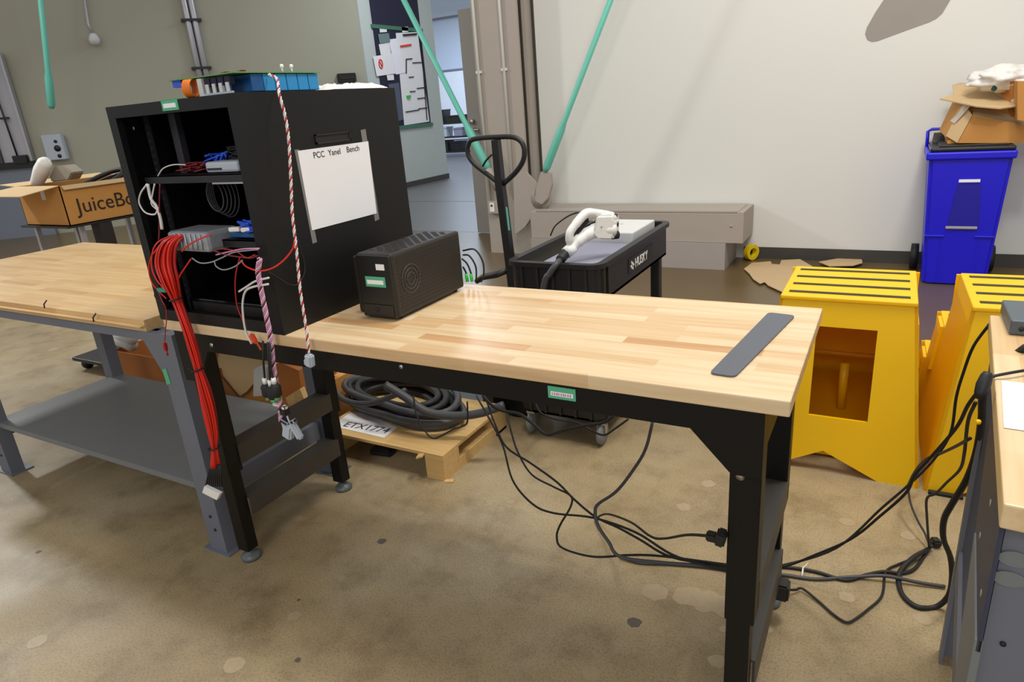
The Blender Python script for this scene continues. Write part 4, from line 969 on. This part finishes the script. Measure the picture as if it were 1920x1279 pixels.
m.b.transform(Matrix.Translation(c) @ Matrix.Rotation(math.radians(55), 4, 'Z') @ Matrix.Translation(-c))
solo('yellow_tape_roll', 'roll of yellow tape standing on the floor at the wall foot', 'tape roll', m, mat('yellow_tape', (222, 190, 20), .4))

# ================================================================== UTILITY CART
ct = thing('utility_cart', 'black plastic utility cart behind the workbench', 'cart', (-1.1, 1.76, 0))
CX0, CX1, CY0, CY1, CT = -1.32, -.875, 1.25, 2.27, .85
def tray(z0, z1, nm):
    n = 7; cr = .06
    def outl(e, z):
        pts = []
        for cx, cy, a0 in ((CX1 - cr, CY0 + cr, -PI / 2), (CX1 - cr, CY1 - cr, 0), (CX0 + cr, CY1 - cr, PI / 2), (CX0 + cr, CY0 + cr, PI)):
            for k in range(n): a = a0 + k / (n - 1) * PI / 2; pts.append((cx + math.cos(a) * (cr + e), cy + math.sin(a) * (cr + e), z))
        return pts
    m = MB(); m.ring(outl(-.012, z0), outl(-.03, z0), (0, 0, z1 - z0 - .02)); m.ring(outl(.004, z1 - .02), outl(-.03, z1 - .02), (0, 0, .02)); m.prism(outl(-.012, z0), (0, 0, .012))
    tr = part(nm, m, M_dark, ct)
    m = MB()
    for k in range(5):
        x = CX0 + .07 + k * .075; m.box(x, x + .012, CY0 + .004, CY0 + .016, z0 + .01, z1 - .02)
    for k in range(2): y = CY0 + .05 + k * .05; m.box(CX1 - .016, CX1 - .004, y, y + .012, z0 + .01, z1 - .02)
    part('ribs', m, M_ups, tr); return tr
tray(.68, CT, 'upper_tray'); tray(.13, .26, 'lower_tray')
for x in (CX0 + .05, CX1 - .085):
    for y in (CY0 + .05, CY1 - .10):
        m = MB(); m.box(x - .0, x + .05, y, y + .05, .22, .70, .006); part('post', m, M_dark, ct)
for x in (CX0 + .03, CX1 - .06):
    for y in (CY0 + .06, CY1 - .09):
        m = MB(); m.lathe([(.03, -.014), (.052, -.010), (.055, 0), (.052, .010), (.03, .014)], (x + .02, y, .056), 'x'); cs = part('caster', m, M_caster, ct)
        m = MB(); m.box(x, x + .04, y - .02, y + .02, .105, .135); m.box(x - .0, x + .004, y - .012, y + .012, .05, .11); m.box(x + .036, x + .04, y - .012, y + .012, .05, .11); part('caster_fork', m, M_steel, cs)
m = MB(); m.box(CX1 - .013, CX1 - .009, 1.62, 1.98, .72, .79); lp = part('logo_plate', m, M_ink, ct)
writing('HUSKY', .062, (CX1 - .0085, 1.70, .733), (0, 1, 0), (0, 0, 1), M_white, lp, depth=.001, sx=.95)
m = MB(); c = Vector((CX1 - .008, 1.665, .752))
for a, r in ((0, .03), (PI / 3, .02), (2 * PI / 3, .03)): m.obox(c, (.002, r * 1.6, .008), (a, 0, 0))
part('logo_mark', m, M_white, lp)
# cart load
t = thing('grey_cabinet', 'grey painted metal box lying in the cart tray', 'box', (-1.05, 1.55, .693)); m = MB(); m.box(-1.20, -.925, 1.33, 1.80, .693, .825, .006); part('body', m, M_slab, t)
t = thing('white_cabinet', 'off-white metal box behind the grey one in the cart', 'box', (-1.05, 1.98, .693)); m = MB(); m.box(-1.17, -.93, 1.81, 2.16, .693, .875, .006); part('body', m, M_slabw, t)
m = MB(); screw(m, (-1.10, 1.95, .875), .006, 'z'); screw(m, (-1.06, 2.02, .875), .006, 'z'); part('screw', m, M_steel, t)
m = MB(); m.box(-1.288, -1.205, 1.32, 2.1, .693, .775, .004); solo('pale_plank', 'pale dusty board lying along the left of the cart tray', 'board', m, mat('dusty_board', (176, 168, 140), .8, noise=.15))
# charging gun
def G3(q, off=0): return ony(q[0], q[1], 1.34 + .2 * (q[0] - 1060) / 90 + off)
gun = thing('charging_connector', 'white electric vehicle charging gun with black hose on the cart', 'charging gun', tuple(G3((1090, 480))))
m = MB(); m.tube(smooth_path([G3(q) for q in ((1068, 470), (1080, 456), (1093, 445), (1108, 436), (1124, 431), (1149, 430))], 5), [.023] * 6 + [.027] * 6 + [.030] * 5 + [.033] * 5 + [.035] * 4, 18)
m.tube(smooth_path([G3(q) for q in ((1071, 470), (1068, 452), (1069, 436), (1080, 420), (1094, 404), (1104, 399), (1126, 401), (1148, 405))], 5), [.015] * 5 + [.018] * 10 + [.0195] * 12 + [.018] * 9, 14)
part('handle', m, M_white, gun)
m = MB(); m.prism([G3(q, -.036) for q in ((1118, 404), (1148, 403), (1152, 414), (1151, 444), (1146, 451), (1120, 450), (1110, 440))], (0, .07, 0), .009); part('head', m, M_white, gun)
m = MB()
for (a, b_, r) in (((1148, 403), (1156, 405), .009), ((1150, 420), (1157, 421), .013), ((1148, 441), (1158, 440), .019)): m.cyl(G3(a), G3(b_), r, 14)
part('plug_pins', m, M_ink, gun)
m = MB(); m.prism([G3(q, -.002) for q in ((1078, 438), (1084, 440), (1104, 416), (1102, 409), (1097, 412), (1084, 426))], (0, .006, 0)); part('trigger_recess', m, M_ink, gun)
m = MB(); m.cyl(G3((1075, 463)), G3((1061, 475)), .026, 20); part('collar', m, M_white, gun)
a, b_ = G3((1063, 472)), G3((1050, 488), -.03); d = (b_ - a)
m = MB(); pts = [a + d * (k / 8) for k in range(9)]; m.tube(pts, [.022 if k % 2 else .0195 for k in range(9)], 16); part('strain_relief', m, M_rub, gun)
hp = [b_, ony(1042, 497, 1.238), ony(1030, 514, 1.222), ony(1020, 535, 1.215), Vector((-1.18, 1.20, .5)), Vector((-1.19, 1.19, .3))]
m = MB(); m.tube(smooth_path(hp, 8), .0135, 12); part('hose', m, M_hose, gun)
m = MB(); screw(m, G3((1128, 425), -.037), .004); screw(m, G3((1113, 414), -.034), .004); part('screw', m, M_silver, gun)
cable('cart_cable_loop', 'thin dark cable looping over the left rim of the cart', [ony(x, y, 1.9) for x, y in ((1032, 442), (1040, 425), (1055, 412), (1070, 403), (1085, 398))], .004, M_rub)

# ---- pallet jack
YJ = 1.5
pj = thing('pallet_jack', 'black pallet jack with a looped handle standing behind the workbench', 'pallet jack', (-1.45, YJ, 0))
m = MB(); top = ony(930, 262, YJ); bot = ony(957, 495, YJ); ext = bot + (bot - top).normalized() * .42
m.tube([top, ony(938, 345, YJ), bot, ext], [.023, .026, .026, .026], 4, smooth=False); part('handle_shaft', m, M_dark, pj)
lp = [(937, 345), (918, 330), (890, 308), (878, 290), (878, 272), (888, 261), (930, 257), (965, 258), (981, 272), (982, 298), (968, 322), (944, 345)]
m = MB(); m.tube(smooth_path([ony(x, y, YJ) for x, y in lp], 5), .0115, 10); part('handle_loop', m, M_dark, pj)
m = MB(); m.tube(smooth_path([ony(x, y, YJ - .02) for x, y in ((922, 290), (912, 300), (905, 312))], 4), .005, 6); part('release_lever', m, M_dark, pj)
m = MB(); m.prism([ony(x, y, YJ - .03) for x, y in ((948, 388), (951, 390), (956, 432), (953, 432))], (0, .002, 0)); part('sticker', m, M_teal, pj)
m = MB(); m.lathe([(.10, .0), (.10, .10), (.05, .14), (.045, .40), (.03, .42)], (ext.x, YJ, .12), n=20); part('hydraulic_pump', m, M_dark, pj)
for s in (-.06, .06):
    m = MB(); m.lathe([(.06, -.022), (.085, -.02), (.085, .02), (.06, .022)], (ext.x, YJ + s, .086), 'y'); part('steer_wheel', m, M_rub, pj)
for s in (-.18, .10):
    m = MB(); m.box(-2.6, ext.x - .09, YJ + s, YJ + s + .12, .05, .09); part('fork', m, M_dark, pj)
m = MB(); m.box(ext.x - .12, ext.x - .06, YJ - .2, YJ + .24, .05, .30); part('carriage', m, M_dark, pj)
m = MB(); a = ony(905, 520, 1.3); m.tube([ony(893, 528, 1.3), a, ony(930, 515, 1.3), ony(948, 508, 1.3)], [.012, .014, .016, .014], 8); part('pedal', m, M_ups, pj)

# ================================================================== PALLET with cable coil
pt = thing('wooden_pallet', 'pale wooden pallet with a plywood deck under the workbench', 'pallet', (-1.73, 1.05, 0))
PX0, PX1, PY0, PY1 = -2.12, -1.415, .765, 1.30
m = MB(); m.box(PX0, PX1, PY0, PY1, .108, .122); part('deck', m, M_ply, pt)
for x in (PX0, -1.80 + .0, PX1 - .12):
    pass
for xa, xb in ((PX0, PX0 + .09), (PX1 - .095, PX1)):
    m = MB(); m.box(xa, xb, PY0, PY0 + .12, .012, .108); m.box(xa, xb, PY1 - .12, PY1, .012, .108); m.box(xa, xb, PY0 + .12, PY1 - .12, .012, .05); part('stringer', m, M_ply, pt)
m = MB(); m.box(PX0, PX1, PY1 - .1, PY1, 0, .012); m.box(PX1 - .095, PX1, PY0, PY1, .0, .012); m.box(PX0, PX0 + .09, PY0, PY1, 0, .012); part('bottom_board', m, M_ply, pt)
m = MB(); m.obox((-1.53, .78, .112), (.03, .10, .006), (0, -.3, .3)); part('splinter', m, M_ply, pt)
cc = Vector((-1.86, 1.12, .125)); rnd = random.Random(8)
coil = thing('cable_coil', 'large heap of coiled thick black cable lying on the pallet', 'cable', tuple(cc))
for lay in range(9):
    rr = .31 - (lay % 3) * .045; z = cc.z + .02 + (lay // 3) * .034; ox, oy = rnd.uniform(-.03, .03), rnd.uniform(-.02, .02)
    P = [cc + Vector((math.cos(a) * (rr * 1.15) + ox, math.sin(a) * rr * .60 + oy, z - cc.z + .008 * math.sin(a * 2 + lay))) for a in [i / 36 * 2 * PI for i in range(36)]]
    P = [Vector((p.x, p.y - max(0, min(.10, (p.x + 1.86) * .3)) , p.z)) for p in P]
    part('loop', MB().tube(P, .0165, 10, closed=True), M_rub if lay % 3 else M_hose, coil)
big = hang([(722, 722), (760, 745), (800, 772), (850, 780), (900, 775), (945, 760)], ('y', .86), ('y', 1.0), None)
m = MB(); m.tube(smooth_path(big, 8), .019, 12); part('loose_end', m, M_hose, coil)
b2 = hang([(628, 735), (650, 752), (690, 757), (730, 745), (760, 732)], ('y', .9), ('y', .9), None)
m = MB(); m.tube(smooth_path(b2, 8), .013, 10); part('loose_end', m, M_hose, coil)
sg = thing('marked_paper', 'white paper with hand lettered code on the front of the pallet', 'paper', tuple(onz(690, 800, .1235)))
m = MB(); m.prism([onz(x, y, .1232) for x, y in ((635, 802), (720, 821), (745, 802), (680, 773), (655, 775), (637, 788))], (0, 0, .0008)); part('sheet', m, M_paper, sg)
o1, o2 = onz(641, 799, .1242), onz(722, 812, .1242)
writing('ETX1774', .068, o1, o2 - o1, (0, 1, 0), M_ink, sg, depth=.0003, sx=.98)
m = MB(); m.obox((-1.83, .86, .018), (.11, .06, .032), (0, 0, .15), .006); m.mi = 1; m.obox((-1.83, .86, .035), (.09, .04, .002), (0, 0, .15)); solo('power_adapter', 'black power brick on the floor under the pallet', 'adapter', m, [M_dark, M_ups])
m = MB(); m.obox(onz(842, 902, .004), (.04, .02, .006), (0, 0, .3)); solo('wood_chip', 'small pale wood chip on the floor by the pallet corner', 'debris', m, M_ply)

# ================================================================== CARTONS UNDER LEFT BENCH
cb = thing('open_carton', 'open brown carton of packing material under the left bench', 'cardboard box', (-3.3, 1.1, 0))
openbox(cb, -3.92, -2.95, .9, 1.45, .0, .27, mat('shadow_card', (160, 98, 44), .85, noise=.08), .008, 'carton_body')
m = MB(); m.obox((-2.98, 1.15, .30), (.008, .5, .16), (0, .5, 0)); part('flap', m, M_card, cb)
t = thing('packing_paper', 'crumpled tan packing paper bulging out of the open carton', 'paper', (-3.35, 1.15, .2))
m = MB(); bmesh.ops.create_icosphere(m.b, subdivisions=4, radius=1); c = Vector((-3.35, 1.12, .33))
for v in m.b.verts:
    k = 1 + .35 * NZ.noise(v.co * 1.8) + .12 * NZ.noise(v.co * 5); v.co = c + Vector((v.co.x * .27 * k, v.co.y * .18 * k, v.co.z * .16 * k))
part('crumpled_sheet', m, mat('kraft_paper', (168, 150, 112), .8, noise=.12, nscale=18), t)
t = thing('white_tube', 'pair of white plastic tubes with black ends sticking out of the carton', 'tube', (-3.7, 1.1, .3))
for k in range(2):
    a, b_ = ony(207 + 6 * k, 632 - 6 * k, 1.0), ony(248, 648 - 12 * k, .95); m = MB(); m.cyl(a, b_, .035, 16); part('tube', m, M_slabw, t)
    m = MB(); m.cyl(a + (a - b_).normalized() * .05, a, .038, 16); part('black_end', m, M_rub, t)
t = thing('pale_carton', 'pale cardboard panel leaning behind the left bench shelf', 'cardboard', (-2.8, .95, .0))
m = MB(); P = [ony(x, y, .92) for x, y in ((392, 655), (520, 655), (500, 690), (462, 735), (446, 745), (432, 742), (405, 700))]; m.prism(P, (0, .008, 0)); part('panel', m, M_cardp, t)
m = MB(); m.box(-3.0, -2.3, .96, 1.4, .0, .22); part('carton', m, M_card, t)
m = MB(); m.prism([ony(x, y, .9) for x, y in ((400, 700), (415, 708), (448, 748), (400, 745))], (0, .006, 0)); part('side_flap', m, mat('flap_brown', (136, 88, 50), .85), t)
m = MB(); P = [ony(x, y, .86) for x, y in ((475, 693), (483, 688), (500, 688), (500, 742), (474, 744))]; m.prism(P, (0, .05, 0), .003); solo('white_foam_block', 'white foam slab standing in front of the leaning cardboard', 'foam', m, M_slabw)
m = MB(); P = [ony(x, y, .88) for x, y in ((500, 690), (525, 680), (560, 695), (566, 735), (535, 752), (502, 740))]; m.prism(P, (0, .25, 0)); solo('small_brown_carton', 'brown carton beside the white foam behind the bench legs', 'cardboard box', m, mat('deep_brown_card', (170, 104, 44), .85))
m = MB(); P = [ony(x, y, .82) for x, y in ((535, 746), (562, 729), (570, 748), (543, 766))]; m.prism(P, (0, .03, 0)); solo('wood_offcut', 'pale wood offcut leaning behind the black bench legs', 'board', m, M_ply)
t = thing('furniture_dolly', 'small black caster dolly on the floor behind the left bench leg', 'dolly', (-4.5, 1.15, 0))
m = MB(); m.box(-4.66, -4.2, 1.02, 1.4, .07, .095, .004); part('deck', m, M_dark, t)
for x, y in ((-4.6, 1.08), (-4.26, 1.08), (-4.6, 1.34), (-4.26, 1.34)):
    m = MB(); m.cyl((x - .015, y, .035), (x + .015, y, .035), .035, 16); m.box(x - .02, x + .02, y - .012, y + .012, .05, .07); part('caster', m, M_rub, t)

# ================================================================== SIDE TABLE + CARTON, far left
st = thing('side_table', 'small black topped table holding the open printed carton', 'table', (-6.7, 2.7, 0))
m = MB(); m.box(-7.17, -6.36, 2.12, 3.25, .735, .752, .003); part('table_top', m, M_dark, st)
a = ony(193, 437, 2.45)
m = MB(); m.box(-6.42, -6.30, 2.42, 2.52, .0, .735) if 0 else m.box(a.x - .07, a.x + .07, 2.4, 2.52, .0, .735); part('leg', m, mat('dark_bronze', (38, 30, 28), .5), st)
for x, y in ((-7.05, 2.2), (-7.05, 3.1), (-6.5, 3.1)): m = MB(); m.box(x - .02, x + .02, y - .02, y + .02, 0, .735); part('leg', m, M_silver, st)
a = ony(152, 438, 2.3)
m = MB(); m.box(a.x - .06, a.x - .02, 2.28, 2.32, 0, .735); m.box(a.x + .01, a.x + .05, 2.28, 2.32, 0, .735); part('leg', m, M_silver, st)
cx0, cx1, cy0, cy1, cz0, cz1 = -7.12, -6.39, 2.16, 3.15, .753, 1.11
jb = thing('printed_carton', 'open brown carton with black printed lettering on the side table', 'cardboard box', (-6.75, 2.6, cz0))
openbox(jb, cx0, cx1, cy0, cy1, cz0, cz1, M_card, .008, 'carton_body')
m = MB(); a = [(cx0, cy0, cz1), (cx1, cy0, cz1), (cx1 - .03, cy0 - .32, cz1 - .05), (cx0 - .02, cy0 - .36, cz1 - .04)]; m.prism(a, (0, 0, .006)); part('front_flap', m, M_cardp, jb)
m = MB(); m.prism([(cx0, cy0, cz1), (cx0, cy1, cz1), (cx0 - .3, cy1, cz1 + .02), (cx0 - .3, cy0, cz1 + .02)], (0, 0, .006)); part('left_flap', m, M_cardp, jb)
m = MB(); m.prism([(cx1 + .002, cy0 + .02, cz1), (cx1 + .002, cy1, cz1), (cx1 + .03, cy1, cz1 - .035), (cx1 + .03, cy0 + .02, cz1 - .035)], (.004, 0, 0)); part('folded_flap', m, M_cardp, jb)
m = MB(); m.box(cx0 + .40, cx0 + .47, cy0 - .003, cy0, cz1 - .12, cz1); part('packing_tape', m, M_clear, jb)
writing('JuiceBox', .19, (cx1 + .002, cy0 + .10, cz0 + .10), (0, 1, 0), (0, 0, 1), M_inkb, jb, depth=.0008, sx=1.0)
t = thing('rolled_hose', 'thick black cable rolled up inside the open carton', 'cable', (-6.7, 2.75, cz0 + .01))
for k in range(5):
    P = [Vector((-6.74 + math.cos(a) * (.28 - .02 * k), 2.72 + math.sin(a) * (.38 - .03 * k) , cz0 + .10 + .055 * k + .10 * math.sin(a))) for a in [i / 32 * 2 * PI for i in range(32)]]
    part('loop', MB().tube(P, .024, 10, closed=True), M_rub, t)
t = thing('white_plug_head', 'white moulded plug head poking out at the carton corner', 'plug', (-6.7, 2.35, 1.0))
a, b_ = ony(84, 305, 2.35), ony(72, 335, 2.35); m = MB(); m.tube([a + (a - b_) * .15, a, (a + b_) / 2, b_, b_ + (b_ - a) * .6], [.04, .06, .07, .06, .05], 14); part('head', m, M_white, t)
t = thing('plastic_cable_tag', 'grey plastic bag and tag beside the white plug head', 'bag', (-6.6, 2.4, 1.0))
m = MB(); m.prism([ony(x, y, 2.4) for x, y in ((92, 330), (100, 312), (118, 310), (135, 324), (128, 338), (96, 342))], (0, .12, 0), .01); part('bag', m, mat('tan_grey_film', (150, 142, 124), .4), t)

# ================================================================== FLOOR CABLES
G1 = 'black cords trailing from under the workbench to its right leg'
cable('floor_cable', 'black cord falling steeply from the pallet side then along the floor', hang([(893, 742), (920, 790), (943, 836), (961, 900), (997, 944), (1037, 962), (1112, 971), (1191, 998), (1260, 1040), (1330, 1062), (1370, 1070)], ('y', .62), ('y', .12)), .0034, M_rub, G1)
cable('floor_cable', 'black cord crossing the others and widening to the right on the floor', hang([(909, 742), (930, 800), (950, 839), (994, 868), (1044, 904), (1076, 936), (1116, 969), (1160, 990), (1200, 1012), (1260, 1045), (1370, 1063)], ('y', .60), ('y', .15)), .0034, M_rub, G1)
cable('floor_cable', 'black cord making the wide leftward bend on the open floor', hang([(950, 775), (960, 815), (972, 850), (997, 890), (1040, 914), (1070, 930), (1070, 950), (1050, 985), (1044, 1008), (1055, 1028), (1112, 1044), (1180, 1041), (1240, 1043), (1370, 1060)], ('y', .6), ('y', .14)), .0034, M_rub, G1)
cable('grey_data_cable', 'grey cable dropping from the bench apron to the floor tangle', hang([(1224, 790), (1210, 843), (1184, 886), (1155, 922), (1122, 945), (1116, 960), (1121, 985), (1141, 1016), (1163, 1044), (1240, 1055), (1320, 1061), (1370, 1068)], ('y', .55), ('y', .16)), .0048, M_hose)
cable('floor_cable', 'black cord arching to the plug at the front right bench leg', hang([(1116, 974), (1128, 966), (1145, 965), (1184, 980), (1220, 1006), (1245, 1010), (1290, 1003), (1340, 1006)], ('z', .006), ('y', .03)), .0038, M_rub)
cable('floor_cable', 'black cord slung under the bench past the cart casters', hang([(905, 742), (925, 762), (945, 771), (975, 777), (1002, 797), (1026, 815), (1060, 806), (1095, 798), (1130, 793), (1150, 780)], ('y', .58), ('y', .58), None), .0055, M_rub)
cable('floor_cable', 'thin black cord slung just under the apron by the cart', hang([(1003, 755), (1015, 775), (1045, 787), (1083, 793), (1110, 808), (1132, 816), (1150, 806), (1178, 786)], ('y', .59), ('y', .59), None), .0036, M_rub)
cable('floor_cable', 'thin black cord looping down in front of the pallet deck', hang([(775, 742), (781, 778), (796, 807), (812, 822), (830, 816), (850, 805), (872, 797), (877, 785), (876, 753)], ('y', .62), ('y', .62), None), .0032, M_rub)
cable('grey_floor_cable', 'grey cable lying flat on the floor, running past the right leg', hang([(1163, 1044), (1200, 1055), (1260, 1058), (1330, 1064), (1400, 1075), (1467, 1078), (1529, 1086), (1600, 1082), (1659, 1080), (1720, 1092), (1772, 1100)], ('z', .008), ('z', .008)), .0055, M_hose)
cable('floor_cable', 'black cord on the floor ending at the small black connector', hang([(1370, 1066), (1420, 1066), (1467, 1063), (1529, 1072), (1585, 1088), (1625, 1078), (1659, 1072), (1690, 1075), (1715, 1066), (1737, 1036), (1748, 1022)], ('z', .008), ('z', .02)), .0055, M_rub)
m = MB(); m.obox(onz(1754, 1017, .016), (.03, .035, .026), (0, 0, .3), .006); solo('black_connector_block', 'small black connector block on the floor between the benches', 'connector', m, M_rub)
BX = ('x', .315)
G2 = 'black cords rising from the floor to the right bench'
cable('floor_cable', 'leftmost black cord sweeping up to the back of the right bench', hang([(1400, 1066), (1467, 1060), (1569, 1027), (1653, 953), (1704, 909), (1749, 864), (1782, 813), (1793, 745), (1806, 700), (1825, 650), (1855, 608)], ('z', .008), ('x', .355)), .0038, M_rub, G2)
cable('floor_cable', 'straight black cord rising to the taped cluster on the bench corner', hang([(1400, 1068), (1467, 1063), (1530, 1040), (1597, 1010), (1650, 968), (1698, 925), (1715, 892), (1745, 858), (1793, 802), (1815, 760), (1838, 729)], ('z', .008), BX), .0038, M_rub, G2)
cable('floor_cable', 'short black cord branching right from the crossing before the yellow stool', hang([(1700, 915), (1715, 885), (1735, 862), (1760, 852), (1790, 838), (1819, 822)], ('z', .09), BX), .0038, M_rub)
cable('thick_black_cable', 'thick black cable looping off the right bench down to the floor', hang([(1925, 650), (1885, 680), (1852, 712), (1842, 745), (1840, 790), (1830, 850), (1812, 900), (1785, 945), (1770, 975), (1769, 1010), (1782, 1045), (1785, 1085), (1778, 1118), (1755, 1138), (1722, 1139), (1697, 1122), (1686, 1098), (1688, 1072), (1712, 1046), (1740, 1030)], ('z', .965), ('z', .015)), .008, M_rub)
cable('floor_cable', 'black cord curling over the foot of the second stool', hang([(1829, 755), (1815, 790), (1808, 850), (1800, 880), (1775, 905), (1755, 925), (1738, 935), (1738, 970), (1742, 1025)], BX, ('z', .02)), .0038, M_rub)
cable('floor_cable', 'black cord dropping from the crossing to the floor connector', hang([(1740, 866), (1715, 890), (1704, 912), (1707, 942), (1720, 975), (1734, 1000), (1744, 1027)], ('z', .14), ('z', .02)), .0038, M_rub)
cable('floor_cable', 'black cord zigzagging along the floor from the low adapter', hang([(1476, 1106), (1492, 1106), (1505, 1104), (1535, 1128), (1562, 1152), (1587, 1167), (1605, 1160), (1627, 1143), (1648, 1125), (1656, 1108), (1661, 1072), (1685, 1058), (1712, 1047), (1742, 1028)], ('z', .02), ('z', .02)), .0038, M_rub)
cable('thin_lead', 'thin black lead crossing the bench edge to the cluster', [onz(1925, 694, .96), onz(1890, 700, .96), onz(1862, 706, .955), onx(1845, 715, .31)], .003, M_rub)
m = MB(); q0 = onx(1850, 705, .305); q1 = onx(1838, 738, .298); m.tube([q0 + (q0 - q1) * .2, q0, (q0 + q1) / 2, q1, q1 + (q1 - q0) * .3], [.007, .010, .012, .010, .006], 10)
solo('taped_cable_cluster', 'black taped knot of cables at the edge of the right bench', 'cable', m, M_rub)
m = MB(); q = onx(1835, 793, .296); m.lathe([(.0035, 0), (.0045, .005), (.003, .006)], q, 'y', 12); solo('yellow_cable_ring', 'tiny yellow ring on the thick black cable', 'ring', m, M_yel)
m = MB(); q = onz(1505, 1072, .014); m.tube([q + Vector((0, math.cos(a) * .02, math.sin(a) * .012)) for a in [i / 14 * 2 * PI for i in range(14)]], .002, 5, closed=True); m.tube([q + Vector((0, .02, 0)), q + Vector((.01, .05, .0))], .0016, 5); solo('white_cable_tie', 'white cable tie around the floor cables behind the right leg', 'cable tie', m, M_white)
m = MB(); m.box(.36, .47, 1.372, 1.39, .0, .012, .002); solo('black_bracket', 'short black strip on the floor at the foot of the second stool', 'strip', m, M_rub)
